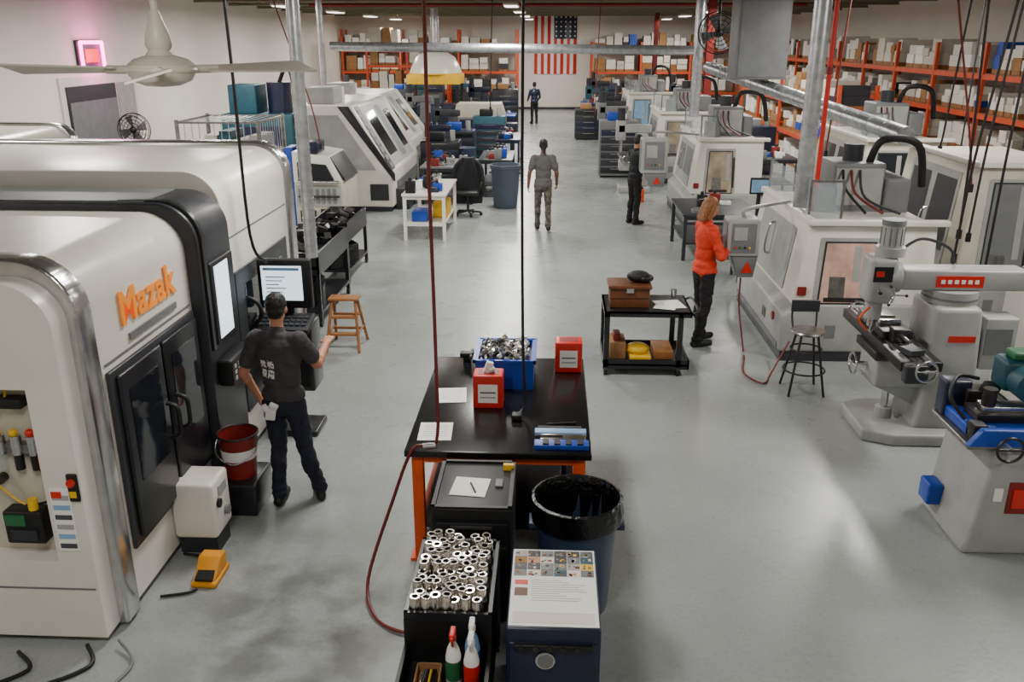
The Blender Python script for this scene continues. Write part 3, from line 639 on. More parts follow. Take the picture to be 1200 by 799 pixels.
b.box(3.08,3.36,8.25,8.5,.955,1.05,'brushed',.01); b.obox((3.2,7.4,.985),(.14,.16,.05),'dark_gray',rot=(0,0,.3))
for y,s in ((7.2,-1),(8.8,1)):
    b.cyl((3.22,y,.9),(3.22,y+s*.1,.9),.02,'steel'); b.torus((3.22,y+s*.1,.9),.09,.012,'steel','y'); b.cyl((3.13,y+s*.1,.9),(3.31,y+s*.1,.9),.01,'steel'); b.cyl((3.22,y+s*.1,.98),(3.22,y+s*.18,.98),.014,'black')
b.box(3.05,3.25,7.1,7.2,.78,.95,'dark_gray',.02)
b.cyl((3.04,7.95,.66),(2.9,7.95,.66),.02,'steel'); b.torus((2.9,7.95,.66),.1,.012,'steel','x'); b.cyl((2.9,7.85,.66),(2.9,8.05,.66),.01,'steel')
b.cyl((3.7,7.95,1.3),(3.7,7.95,1.42),.24,g,seg=32); b.cyl((3.7,7.95,1.34),(3.7,7.95,1.36),.245,'mid_gray',seg=32)
b.prism([(3.2,1.42),(4.45,1.42),(4.45,1.55),(4.3,1.61),(3.2,1.61)],'y',7.82,8.08,g,.02); b.box(3.5,3.92,7.81,7.82,1.455,1.56,'red'); b.box(3.62,3.86,7.652,7.66,.98,1.04,'red')
for k in range(6): b.box(3.54+.06*k,3.575+.06*k,7.805,7.81,1.49,1.525,'paper')
b.cyl((3.2,7.95,1.52),(3.05,7.95,1.52),.15,g,seg=28)
b.box(2.9,3.16,7.81,8.09,1.28,1.72,g,.05); b.cyl((3.02,7.95,1.12),(3.02,7.95,1.3),.075,g); b.cyl((3.02,7.95,1.04),(3.02,7.95,1.14),.04,'steel'); b.cyl((3.02,7.95,.98),(3.02,7.95,1.05),.015,'steel')
b.cyl((3.1,7.95,1.72),(3.1,7.95,1.8),.13,g); b.cyl((3.1,7.95,1.8),(3.1,7.95,2.0),.1,g,seg=24); b.cyl((3.1,7.95,2.0),(3.1,7.95,2.05),.105,'mid_gray',seg=24)
for k in range(12):
    a=2*math.pi*k/12; b.box(3.1+.1*math.cos(a)-.004,3.1+.1*math.cos(a)+.004,7.95+.1*math.sin(a)-.004,7.95+.1*math.sin(a)+.004,1.82,1.98,'mid_gray')
b.cyl((2.98,7.81,1.45),(2.98,7.74,1.42),.012,'steel'); b.sph((2.98,7.73,1.42),.02,'black'); b.box(2.93,3.1,7.8,7.81,1.5,1.64,'black'); b.box(2.95,3.02,7.795,7.8,1.55,1.6,'red')
for k in range(3):
    a=2*math.pi*k/3; b.cyl((3.14,7.8,1.38),(3.14+.1*math.cos(a),7.78,1.38+.1*math.sin(a)),.007,'steel'); b.sph((3.14+.1*math.cos(a),7.78,1.38+.1*math.sin(a)),.015,'black')
b.tube([(3.16,8.0,1.7),(3.4,8.05,1.85),(3.7,8.1,1.75),(3.75,8.1,1.6)],.014,'dark_gray'); b.tube([(2.95,7.85,1.25),(2.85,7.8,1.15),(2.95,7.85,1.02)],.01,'orange')
b.box(3.95,4.25,7.7,7.95,.7,1.2,g,.02); b.box(3.97,4.2,7.69,7.7,.85,1.1,'mid_gray'); b.done()
b=B('electrical_cabinet'); b.box(4.75,5.4,8.4,9.0,.05,1.25,'white_enamel',.02); b.box(4.78,5.37,8.39,8.4,.1,1.2,'cream_enamel'); b.box(4.95,5.2,8.38,8.39,.75,1.05,'screen_blue'); b.box(5.3,5.34,8.36,8.39,.6,.75,'black'); b.box(4.8,5.35,8.45,8.95,0,.05,'black'); b.box(4.8,5.1,8.45,8.9,1.25,1.4,'dark_gray',.02); b.done()
b=B('surface_grinder')
b.prism([(3.05,0),(4.4,0),(4.35,.12),(4.25,.82),(3.16,.82),(3.08,.12)],'y',5.7,6.45,g,.03)
b.box(2.98,3.1,6.2,6.38,.12,.3,'blue',.02)
b.box(3.3,3.8,5.69,5.705,.35,.6,'dark_red',.005)
b.prism([(3.5,.42),(3.6,.42),(3.55,.52)],'y',5.675,5.69,'yellow'); b.cyl((3.7,5.67,.48),(3.7,5.69,.48),.03,'black'); b.box(3.33,3.43,5.68,5.69,.4,.55,'red'); b.box(3.2,3.26,5.688,5.7,.45,.55,'paper')
b.box(2.98,4.3,5.75,6.4,.82,.87,'brushed',.02); b.prism([(2.96,.87),(3.05,1.0),(4.2,1.0),(4.2,.87)],'y',5.7,5.76,'blue',.01)
b.box(3.02,4.1,5.85,6.3,.87,.96,'blue',.02); b.box(3.1,3.95,5.92,6.15,.96,1.03,'dark_steel',.01); b.box(3.16,3.7,5.96,6.1,1.03,1.07,'steel',.005)
b.box(3.7,4.2,6.0,6.4,.87,1.5,'blue',.03); b.box(3.35,3.75,6.12,6.35,1.12,1.36,'teal',.04); b.cyl((3.48,5.96,1.22),(3.48,6.12,1.22),.12,'teal',seg=28); b.cyl((3.48,5.92,1.2),(3.48,5.97,1.2),.03,'steel'); b.box(3.4,3.6,6.14,6.3,1.36,1.42,'green',.02)
b.cyl((3.2,6.0,1.07),(3.2,6.0,1.2),.05,'dark_steel'); b.box(3.14,3.34,6.2,6.35,.96,1.1,'dark_steel',.01); b.box(3.02,3.12,5.78,5.9,.87,1.0,'black',.01); b.obox((3.3,6.2,1.12),(.1,.1,.08),'black',rot=(.3,.2,.5),bev=.01); b.box(3.0,3.2,6.25,6.4,.87,1.15,'navy',.02)
b.cyl((3.2,5.7,.9),(3.2,5.6,.9),.02,'steel'); b.torus((3.2,5.6,.9),.09,.01,'dark_steel','y'); b.cyl((3.11,5.6,.9),(3.29,5.6,.9),.01,'dark_steel'); b.cyl((3.62,5.7,.95),(3.62,5.58,.95),.1,'blue',seg=24); b.cyl((3.62,5.57,.95),(3.62,5.6,.95),.04,'steel')
b.tube([(3.0,5.9,1.0),(2.9,5.95,1.15),(3.0,6.1,1.25),(3.2,6.2,1.2)],.014,'black')
b.done()

# ------------------------------------------------------------------ left middle
def lathe_m(x0,x1,y0,y1,zt,hood='white_enamel'):
    b=B('cnc_lathe')
    sl=(x1-x0)*.4
    b.box(x0,x1-.05,y0+.05,y1-.05,0,.12,'dark_gray')
    b.prism([(x0,.1),(x1,.1),(x1,.85),(x1-sl,zt),(x0,zt)],'y',y0,y1,hood,.04)
    nx,nz=(zt-.85),sl; n=math.hypot(nx,nz); nx/=n; nz/=n
    def q(ya,yb,ta,tb,off,mat):
        def P(y,t): return (x1-sl*t+nx*off,y,.85+(zt-.85)*t+nz*off)
        b.quad([P(ya,ta),P(yb,ta),P(yb,tb),P(ya,tb)],mat)
    L=y1-y0
    q(y0+.08,y0+.5,.03,.97,.006,'dark_gray'); q(y0+.5,y0+.85*L,.05,.95,.008,'light_gray'); q(y0+.18*L,y0+.42*L,.2,.85,.014,'door_glass'); q(y0+.5*L,y0+.62*L,.1,.9,.014,'mid_gray'); q(y0+.66*L,y0+.82*L,.2,.8,.016,'door_glass')
    for k in range(8): q(y0+.14,y0+.42,.06+.115*k,.13+.115*k,.016,'mid_gray')
    b.prism([(x1-sl-.06,zt-.02),(x1+.04,.82),(x1+.04,.66),(x1-sl-.3,zt-.02)],'y',y0-.03,y0+.08,'charcoal',.01)
    b.prism([(x0+.3,.9),(x1-.35,.9),(x1-sl-.3,zt-.2),(x0+.3,zt-.2)],'y',y0-.015,y0+.02,'light_gray')
    b.box(x0+.2,x0+.8,y0+.3,y0+1.1,zt,zt+.35,'light_gray',.03); b.cyl((x0+.6,y0+1.5,zt),(x0+.6,y0+1.5,zt+.3),.15,'white_enamel')
    b.box(x1-.02,x1+.3,y0+.3,y0+1.2,.0,.45,'dark_gray',.02); b.box(x0+.2,x0+1.0,y0-.01,y0,.3,.8,'mid_gray'); b.box(x1-.5,x1-.1,y0-.02,y0,.25,.6,'dark_gray'); b.box(x1-.01,x1+.02,y0+.5,y1-.4,.2,.6,'mid_gray')
    return b.done()
lathe_m(-5.5,-3.45,18.8,22.6,2.25)
lathe_m(-6.3,-4.0,23.8,28.2,2.1)
b=B('bar_feeder_machine'); b.box(-5.0,-4.05,16.7,18.0,.12,.95,'cream_enamel',.03); b.box(-4.95,-4.1,16.8,17.9,0,.12,'black'); b.prism([(-5.0,.95),(-4.05,.95),(-4.3,1.45),(-5.0,1.55)],'y',16.7,18.0,'white_enamel',.02)
b.prism([(-4.04,.98),(-4.3,1.43),(-4.28,1.44),(-4.0,.98)],'y',16.8,17.9,'charcoal'); b.box(-4.95,-4.1,16.68,16.7,.5,.9,'light_gray'); b.box(-4.9,-4.6,16.66,16.7,.2,.42,'charcoal'); b.box(-4.5,-4.15,16.66,16.7,.2,.45,'dark_steel')
b.box(-4.9,-4.5,16.72,17.3,1.5,1.72,'navy',.02); b.box(-5.2,-5.02,16.9,17.4,.0,1.6,'blue',.02); b.prism([(-4.9,1.0),(-4.2,1.0),(-4.35,1.3),(-4.9,1.35)],'y',16.67,16.7,'charcoal')
for k in range(7): b.box(-4.9+.11*k,-4.85+.11*k,16.66,16.69,.56,.84,'mid_gray')
b.cyl((-4.9,16.62,.98),(-4.1,16.62,.98),.03,'steel'); b.cyl((-4.9,16.62,.7),(-4.1,16.62,.7),.02,'dark_steel')
b.done()
b=B('wire_cage_rack'); x0,x1,y0,y1=-7.3,-5.7,17.0,18.6
for x in (x0,x1):
    for y in (y0,y1): b.box(x-.03,x+.03,y-.03,y+.03,0,2.1,'brushed')
for z in (.2,.8,1.4,2.05):
    for x in (x0,x1): b.box(x-.02,x+.02,y0,y1,z-.02,z+.02,'brushed')
    for y in (y0,y1): b.box(x0,x1,y-.02,y+.02,z-.02,z+.02,'brushed')
    for k in range(12): b.cyl((x0+(x1-x0)*k/11,y0,z),(x0+(x1-x0)*k/11,y1,z),.008,'galv',seg=6)
for k in range(12): b.cyl((x0+(x1-x0)*k/11,y0,.2),(x0+(x1-x0)*k/11,y0,2.05),.008,'galv',seg=6); b.cyl((x1,y0+(y1-y0)*k/11,.2),(x1,y0+(y1-y0)*k/11,2.05),.008,'galv',seg=6)
for k in range(5):
    b.box(x0+.1+.3*k,x0+.35+.3*k,y0+.2,y0+.9,.82,1.1+.1*(k%2),random.choice(['light_gray','cream_enamel','dark_gray'])); b.box(x0+.1+.3*k,x0+.35+.3*k,y0+.3,y0+1.1,1.42,1.7+.08*(k%3),random.choice(['light_gray','cream_enamel','dark_gray','teal']))
b.done()
b=B('coolant_tank'); b.box(-8.3,-6.5,22,24,.1,1.8,'teal',.03); b.box(-8.1,-7.4,22.1,23,1.8,2.5,'teal',.03); b.cyl((-6.95,22.6,1.8),(-6.95,22.6,2.55),.3,'navy',seg=24); b.cyl((-7.1,23.5,1.8),(-7.1,23.5,2.2),.2,'teal'); b.box(-8.2,-6.6,22.05,23.95,0,.1,'black'); b.tube([(-6.95,22.6,2.5),(-6.7,22.5,2.9),(-6.5,22.3,2.6),(-6.45,22.2,1.6)],.05,'black'); b.box(-8.0,-6.7,21.98,22,.4,1.5,'navy'); b.done()
def table(name,x0,x1,y0,y1,z,top,leg,n=8):
    b=B(name); b.box(x0,x1,y0,y1,z-.04,z,top,.005)
    for x in (x0+.05,x1-.05):
        for y in (y0+.05,y1-.05): b.box(x-.03,x+.03,y-.03,y+.03,0,z-.04,leg)
    b.box(x0+.05,x1-.05,y0+.05,y1-.05,.28,.31,top)
    for y in (y0+.05,y1-.05): b.box(x0+.05,x1-.05,y-.02,y+.02,z-.1,z-.04,leg)
    b.done()
    if n:
        b=B('tabletop_tools')
        for k in range(n):
            x=random.uniform(x0+.12,x1-.2); y=y0+.15+(y1-y0-.3)*k/n; h=random.uniform(.03,.25)
            m=random.choice(['blue','black','paper','charcoal','mid_gray','steel','dark_red','navy'])
            b.box(x-.08,x+.1,y-.06,y+.08,z+.001,z+h,m,.006)
            if h<.14: b.cyl((x-.05,y,z+h+.02),(x+.06,y,z+h+.02),.02,'steel',seg=8)
            else: b.cyl((x,y,z+h),(x,y,z+h+.06),.03,'dark_steel',seg=10)
        b.done()
table('packing_table',-2.78,-1.95,15.9,17.8,.88,'white_enamel','white_enamel',12)
b=B('yellow_tote'); b.box(-2.3,-2.02,16.6,17.3,.312,.6,'yellow',.02); b.done()
b=B('blue_tote'); b.box(-2.65,-2.35,16.2,16.7,.312,.5,'blue',.02); b.done()
table('assembly_table',-1.75,-.95,20.6,22.4,.9,'dark_gray','dark_gray',12)
table('assembly_table',-3.0,-1.8,19.7,21.2,.85,'mid_gray','dark_gray',12)
b=B('office_chair'); cx,cy=-1.8,18.5
for k in range(5):
    a=2*math.pi*k/5; b.cyl((cx,cy,.1),(cx+.28*math.cos(a),cy+.28*math.sin(a),.07),.02,'black'); b.sph((cx+.28*math.cos(a),cy+.28*math.sin(a),.035),.035,'black')
b.cyl((cx,cy,.1),(cx,cy,.46),.03,'dark_gray'); b.box(cx-.25,cx+.25,cy-.25,cy+.25,.44,.54,'black',.04); b.obox((cx,cy+.24,.85),(.46,.09,.6),'black',rot=(-.1,0,0),bev=.04)
for s in (-1,1): b.tube([(cx+s*.25,cy-.1,.5),(cx+s*.3,cy-.1,.68),(cx+s*.3,cy+.15,.7)],.02,'black')
# jacket draped over the back rest
bm=bmesh.new(); rows=[]
for i in range(9):
    t=i/8; z=1.2-t*.95; hw=.13+.17*min(1,t*2.2); row=[]
    for k in range(13):
        u=k/12*2-1; x=cx+u*hw; y=cy+.16-.1*(1-u*u)-.1*t+noise.noise(Vector((u*4,t*3,1)))*.05
        row.append(bm.verts.new((x,y,z)))
    rows.append(row)
for i in range(8):
    for k in range(12): bm.faces.new((rows[i][k],rows[i][k+1],rows[i+1][k+1],rows[i+1][k]))
back=[]
for r in rows: back.append([bm.verts.new((v.co.x,v.co.y+.18,v.co.z)) for v in r])
for i in range(8):
    for k in range(12): bm.faces.new((back[i][k+1],back[i][k],back[i+1][k],back[i+1][k+1]))
    for e in (0,12): bm.faces.new((rows[i][e],back[i][e],back[i+1][e],rows[i+1][e]))
for k in range(12): bm.faces.new((rows[0][k+1],rows[0][k],back[0][k],back[0][k+1])); bm.faces.new((rows[8][k],rows[8][k+1],back[8][k+1],back[8][k]))
bmesh.ops.recalc_face_normals(bm,faces=bm.faces[:]); b.add(bm,'shirt_black')
for s in (-1,1): b.tube([(cx+s*.12,cy+.2,1.14),(cx+s*.27,cy+.16,.98),(cx+s*.31,cy+.1,.6),(cx+s*.29,cy+.08,.4)],.05,'shirt_black',10)
b.done()
b=B('coolant_drum'); b.lathe([(0,0),(.28,0),(.28,.28),(.29,.29),(.28,.3),(.28,.58),(.29,.59),(.28,.6),(.28,.86),(.29,.88),(.27,.87),(0,.86)],(-2.3,23.2,0),'can_blue'); b.done()
b=B('conveyor_machine'); b.box(-3.3,-1.6,29.5,30.6,.7,1.1,'mid_gray',.03); b.prism([(-3.3,1.1),(-1.6,1.1),(-1.75,1.55),(-3.2,1.55)],'y',29.5,30.6,'cream_enamel',.03)
for x in (-3.2,-1.75):
    for y in (29.6,30.5): b.box(x-.06,x+.06,y-.06,y+.06,0,.7,'navy')
b.box(-3.2,-1.75,29.55,30.55,.2,.28,'navy'); b.box(-3.0,-2.2,29.6,30.4,.28,.6,'dark_gray',.02); b.box(-1.6,-1.2,29.8,30.3,.6,.9,'navy',.02); b.box(-1.45,-1.3,29.95,30.15,0,.6,'navy'); b.box(-3.1,-1.8,29.48,29.5,.75,1.05,'navy'); b.done()
b=B('fume_hood'); b.lathe([(1.0,0),(.95,.15),(.75,.55),(.4,.78),(.2,.82),(0,.83)],(-4.5,34.5,2.35),'white_enamel',32); b.box(-5.5,-3.5,33.6,35.4,1.95,2.3,'yellow',.03); b.lathe([(1.0,0),(1.0,-.05)],(-4.5,34.5,2.35),'yellow',32)
for x in (-5.4,-3.6):
    for y in (33.7,35.3): b.box(x-.05,x+.05,y-.05,y+.05,0,1.95,'charcoal')
b.box(-5.2,-3.8,33.9,35.1,.1,1.2,'navy',.03); b.box(-5.0,-4.3,34.0,34.9,1.2,1.6,'mid_gray',.03); b.box(-5.1,-3.9,34,35,0,.1,'black'); b.cyl((-4.5,34.5,3.15),(-4.5,34.5,ZC),.15,'galv'); b.done()
def smallmill(x,y,s=1.0,body='mid_gray'):
    b=B('bench_milling_machine'); 
    b.box(x-.4*s,x+.4*s,y-.35*s,y+.35*s,0,.15,body,.02); b.prism([(x-.05*s,.15),(x+.35*s,.15),(x+.3*s,1.5*s),(x+.02*s,1.5*s)],'y',y-.25*s,y+.25*s,body,.03)
    b.box(x-.4*s,x+.1*s,y-.2*s,y+.2*s,.55*s,.8*s,body,.02); b.box(x-.4*s,x-.1*s,y-.6*s,y+.6*s,.85*s,.95*s,'brushed',.01); b.box(x-.45*s,x+.4*s,y-.13*s,y+.13*s,1.5*s,1.7*s,body,.02)
    b.box(x-.5*s,x-.25*s,y-.13*s,y+.13*s,1.3*s,1.8*s,body,.03); b.cyl((x-.37*s,y,1.8*s),(x-.37*s,y,2.1*s),.1*s,'dark_gray'); b.cyl((x-.37*s,y,1.0*s),(x-.37*s,y,1.3*s),.05*s,'steel'); b.torus((x-.25*s,y-.68*s,.9*s),.09,.012,'steel','y'); b.cyl((x-.25*s,y-.6*s,.9*s),(x-.25*s,y-.7*s,.9*s),.015,'steel'); return b.done()
smallmill(2.0,21.8,.95,'light_gray'); smallmill(1.8,26.6,1.0,'mid_gray'); smallmill(1.9,28.8,1,'dark_gray'); smallmill(-4.6,31,1,'mid_gray'); smallmill(1.75,36,1,'teal')
smallmill(-3.1,24.2,.8,'navy'); smallmill(-3.2,27.2,.9,'dark_gray'); smallmill(-3.0,37,1,'navy'); smallmill(-2.0,39,1,'dark_gray'); smallmill(-5.6,37.2,1.05,'teal'); smallmill(4.9,29,1.05,'dark_gray'); smallmill(5.2,37,1.05,'navy'); smallmill(-7.2,33,1.1,'dark_gray'); smallmill(2.2,42.5,1,'dark_gray')
table('assembly_table',2.2,3.5,14.6,16.2,.8,'dark_gray','dark_gray'); 
b=B('tool_tote'); b.box(1.9,2.12,20.2,20.7,0,.3,'orange',.02); b.box(1.92,2.1,20.22,20.68,.3,.34,'black',.01); b.done()
table('assembly_table',-3.1,-1.4,32.8,34.2,.9,'blue','navy',14); table('assembly_table',-1.6,-.9,24.4,26.4,.95,'navy','navy',12); table('assembly_table',1.2,2.2,39.5,41,.9,'blue','navy'); table('assembly_table',-7.5,-5.6,30.4,31.8,.95,'dark_gray','navy',14)
table('assembly_table',4.2,5.8,21.0,22.2,.9,'dark_gray','dark_gray',14)
for (x,y) in ((-3.6,40.5),(-5.5,41),(3.1,38.2),(-2.0,28.0),(-8.4,30),(1.75,24.3),(1.3,33.6),(-2.75,25.6),(-2.9,22.9),(-1.9,35.6),(-6.6,39),(-4.6,44),(-2.6,44.5),(4.9,33.5),(4.5,40.5),(2.6,44.8),(5.6,25),(-8.8,36),(5.7,31.3)):
    b=B('tool_cabinet'); h=random.choice([1.1,1.3,1.5,1.7]); b.box(x-.5,x+.5,y-.35,y+.35,.05,h,random.choice(['navy','teal','charcoal','mid_gray','dark_gray']),.02)
    for k in range(int(h/.22)): b.box(x-.46,x+.46,y-.365,y-.35,.12+.2*k,.28+.2*k,random.choice(['navy','dark_gray','dark_gray','charcoal']),.005); b.box(x-.2,x+.2,y-.38,y-.365,.23+.2*k,.25+.2*k,'steel')
    b.box(x-.3,x+.1,y-.2,y+.2,h,h+.2,random.choice(['black','light_gray','blue','cardboard']),.02); b.cyl((x+.3,y,h),(x+.3,y,h+.25),.07,'light_gray'); b.box(x-.45,x+.45,y-.3,y+.3,0,.05,'black'); b.done()

# ------------------------------------------------------------------ pallet racking
def rack(axis,a0,a1,b0,b1,levels,bay,top):
    b=B('pallet_rack'); c=B('stored_cartons')
    n=max(1,round((a1-a0)/bay)); st=(a1-a0)/n
    def bx(B_,ax0,ax1,bx0,bx1,z0,z1,m,bev=0):
        if axis=='y': B_.box(bx0,bx1,ax0,ax1,z0,z1,m,bev)
        else: B_.box(ax0,ax1,bx0,bx1,z0,z1,m,bev)
    for i in range(n+1):
        a=a0+i*st
        for q in (b0,b1): bx(b,a-.05,a+.05,q-.04,q+.04,0,top,'rack_orange')
        for k in range(int(top/.8)): bx(b,a-.02,a+.02,b0,b1,.3+.8*k,.34+.8*k,'rack_orange')
    for z in levels:
        for q in (b0,b1): bx(b,a0,a1,q-.03,q+.03,z-.13,z-.02,'rack_orange')
        bx(b,a0,a1,b0,b1,z-.02,z,'wood')
    for z in [0.0]+levels:
        a=a0+.15
        nz=[l for l in levels if l>z]; room=(nz[0]-z-.2) if nz else .85
        while a<a1-.55:
            w=random.uniform(.25,.55)
            if min(abs((a+w/2-a0)%st),st-abs((a+w/2-a0)%st))<w/2+.07: a+=.06; continue
            if random.random()<.06: a+=w; continue
            m=random.choices(['carton_white','cardboard','paper','wood','blue','dark_gray','cream_enamel'],[8,4,4,.8,.5,1,3])[0]
            h=max(.2,room*random.uniform(.55,.95)-.1)
            bx(c,a,a+w,b0+.05+random.random()*.08,b1-.1,z+.1,z+.1+h*.5,m)
            bx(c,a+.01,a+w-.01,b0+.05+random.random()*.08,b1-.1,z+.1+h*.5+.005,z+.1+h,m if random.random()<.7 else 'carton_white')
            bx(c,a,a+w,b0+.08,b1-.1,z+.002,z+.1,'wood')
            a+=w+random.uniform(.02,.06)
    b.done(False); c.done(False)
rack('y',18.2,44.6,9.6,10.7,[1.1,2.0,2.85],2.7,3.5)
rack('x',-10.8,-1.9,46.3,47.4,[1.0,2.0,3.05],2.7,4.0)
rack('x',1.9,9.3,46.3,47.4,[1.0,2.0,3.05],2.5,3.4)
rack('x',-8.8,-5.0,42.6,43.6,[1.2,2.4,3.3],1.9,3.3)
rack('y',22.5,34,7.0,7.9,[1.0,1.9],2.7,2.5)
b=B('american_flag'); FX0,FX1,FZ0,FZ1=-1.05,1.15,1.8,4.75; yb=48.0
def fy(x): return yb+.03*math.sin((x-FX0)*9)
for s in range(13):
    xa=FX0+(FX1-FX0)*s/13; xb=FX0+(FX1-FX0)*(s+1)/13
    for k in range(2):
        u0=xa+(xb-xa)*k/2; u1=xa+(xb-xa)*(k+1)/2
        b.quad([(u0,fy(u0)-.06,FZ0),(u1,fy(u1)-.06,FZ0),(u1,fy(u1)-.06,FZ1),(u0,fy(u0)-.06,FZ1)],'red' if s%2==0 else 'paper')
ux=FX1-(FX1-FX0)*7/13
for k in range(8):
    u0=ux+(FX1-ux)*k/8; u1=ux+(FX1-ux)*(k+1)/8
    b.quad([(u0,fy(u0)-.075,FZ1-1.2),(u1,fy(u1)-.075,FZ1-1.2),(u1,fy(u1)-.075,FZ1),(u0,fy(u0)-.075,FZ1)],'navy')
for i in range(5):
    for j in range(5):
        x=ux+.12+i*.24; z=FZ1-.14-j*.23; b.box(x-.035,x+.035,fy(x)-.1,fy(x)-.08,z-.035,z+.035,'paper')
b.cyl((FX0-.1,47.9,FZ1),(FX1+.1,47.9,FZ1),.025,'steel')
for x in (FX0,FX1): b.cyl((x,47.9,FZ1),(x,47.998,FZ1),.02,'steel')
b.done(False)

# ------------------------------------------------------------------ people
def person(name,loc,heading,P,C,vox=.008,tall=1.0,female=False,longhair=False):
    """local frame: +Y is facing direction, +X person's right"""
    prims=[]
    def cap(a,b,ra,rb,m): prims.append(('C',Vector(a),Vector(b),ra,rb,m))
    def ell(c,r,m): prims.append(('E',Vector(c),Vector(r),0,0,m))
    sh,pa,sk,hr,so=C['shirt'],C['pants'],C['skin'],C['hair'],'shoe'
    lean=P.get('lean',0.0); side=P.get('side',0.0); sw=.178 if not female else .155
    def L(x,y,z):
        dz=z-.95
        return Vector((x+dz*math.sin(side),y+dz*math.sin(lean),.95+dz*math.cos(lean)))
    hd=P.get('head',(0,0))
    hc=L(0,.02,1.655)
    Rh=Matrix.Rotation(hd[0],3,'Z')@Matrix.Rotation(hd[1],3,'X')
    def H(x,y,z): return hc+Rh@Vector((x,y,z))
    ell(H(0,0,.02),(.074,.092,.1),sk); ell(H(0,.022,-.05),(.056,.066,.066),sk)
    cap(H(0,.088,.0),H(0,.105,-.03),.009,.014,sk)
    for s in (-1,1):
        ell(H(s*.077,-.005,-.005),(.012,.02,.03),sk); ell(H(s*.03,.079,.008),(.013,.012,.009),'eye_white'); ell(H(s*.03,.088,.008),(.006,.006,.006),'hair_black')
        cap(H(s*.018,.09,.03),H(s*.045,.08,.032),.005,.004,hr)
    cap(H(-.02,.088,-.062),H(.02,.088,-.062),.007,.007,'lips')
    ell(H(0,-.018,.045),(.083,.094,.092),hr); ell(H(0,-.045,-.01),(.072,.06,.07),hr)
    if longhair:
        for s in (-1,0,1): cap(H(s*.05,-.05,.02),H(s*.062,-.06,-.15),.05,.032,hr)
        for s in (-1,1): cap(H(s*.07,.01,.03),H(s*.075,.0,-.12),.025,.02,hr)
    if C.get('pony'): cap(H(0,-.1,.02),H(0,-.12,-.14),.03,.018,hr); ell(H(0,-.1,.05),(.05,.045,.05),hr)
    cap(L(0,-.005,1.44),H(0,-.015,-.06),.055,.05,sk)
    ell(L(0,-.005,1.3),(.178 if not female else .155,.118,.2),sh); ell(L(0,0,1.12),(.155 if not female else .135,.112,.2),sh)
    cap(L(-sw+.02,-.01,1.42),L(sw-.02,-.01,1.42),.062,.062,sh); cap(L(0,-.01,1.42),L(0,-.01,1.49),.085,.062,sh)
    ell(L(0,0,.985),(.172,.128,.1),sh)
    if C.get('longshirt'): ell(L(0,0,.92),(.175,.135,.13),sh)
    ell((0,0,.92),(.158,.118,.12),pa); ell((0,-.035,.9),(.14,.1,.1),pa)
    if female: cap(L(-.06,.07,1.28),L(.06,.07,1.28),.06,.06,sh)
    hip=.088
    for s,k in ((-1,'l'),(1,'r')):
        kn=Vector(P.get('knee_'+k,(s*.1,.02,.49))); an=Vector(P.get('ankle_'+k,(s*.11,-.02,.1)))
        cap((s*hip,0,.88),kn,.094,.068,pa); cap(kn,an,.066,.056,pa); ell(kn.lerp(an,.3)+Vector((0,-.02,0)),(.064,.068,.12),pa)
        ell(an+Vector((0,.005,.0)),(.066,.072,.05),pa)
        yaw=P.get('foot_'+k,s*-.12); fd=Vector((math.sin(-yaw),math.cos(yaw),0))
        lift=P.get('lift_'+k,0); heel=an+Vector((0,0,-.06))-fd*.04; toe=Vector(heel)+fd*.2; toe.z=max(.038,heel.z-lift)
        heel.z=max(heel.z,.04)
        cap(heel,toe,.042,.037,so); cap(an,heel+fd*.05,.045,.045,so); cap(heel+fd*.1,toe,.045,.04,so)
    for s,k in ((-1,'l'),(1,'r')):
        shd=L(s*sw,-.01,1.425); el=Vector(P['elbow_'+k]); wr=Vector(P['wrist_'+k])
        if C.get('long'):
            cap(shd,el,.062,.05,sh); cap(el,wr,.05,.037,sh)
        else:
            mid=shd.lerp(el,.66); cap(shd,mid,.066,.064,sh); cap(shd,el,.05,.043,sk); cap(el,wr,.043,.028,sk); ell(el.lerp(wr,.25),(.043,.043,.05),sk)
        d=(wr-el).normalized()
        n=Vector(P.get('palm_'+k,(-s,0,0))); n=(n-d*n.dot(d)).normalized(); sd=d.cross(n).normalized()
        if sd.y<0 and abs(sd.y)>.3: sd=-sd
        curl=P.get('curl_'+k,.45)
        cap(wr,wr+d*.03,.027,.028,sk)
        for i,(o_,ln) in enumerate(((.033,.07),(.011,.08),(-.011,.075),(-.032,.058))):
            base=wr+d*.085+sd*o_*.95; cap(wr+d*.02+sd*o_*.55,base,.015,.0125,sk)
            p=base; a=0
            for seg_,r0,r1 in ((.45,.0095,.009),(.32,.009,.0082),(.23,.0082,.0072)):
                a+=curl*(.7 if seg_==.45 else 1); dd=(d*math.cos(a)+n*math.sin(a)+sd*o_*1.2).normalized()
                e=p+dd*ln*seg_; cap(p,e,r0,r1,sk); p=e
        tb=wr+d*.03+sd*.028; t1=tb+(d*.6+sd*.6+n*.3).normalized()*.042; t2=t1+(d*.85+sd*.15+n*.4).normalized()*.034
        cap(tb,t1,.014,.0115,sk); cap(t1,t2,.0115,.009,sk)
    bm=bmesh.new()
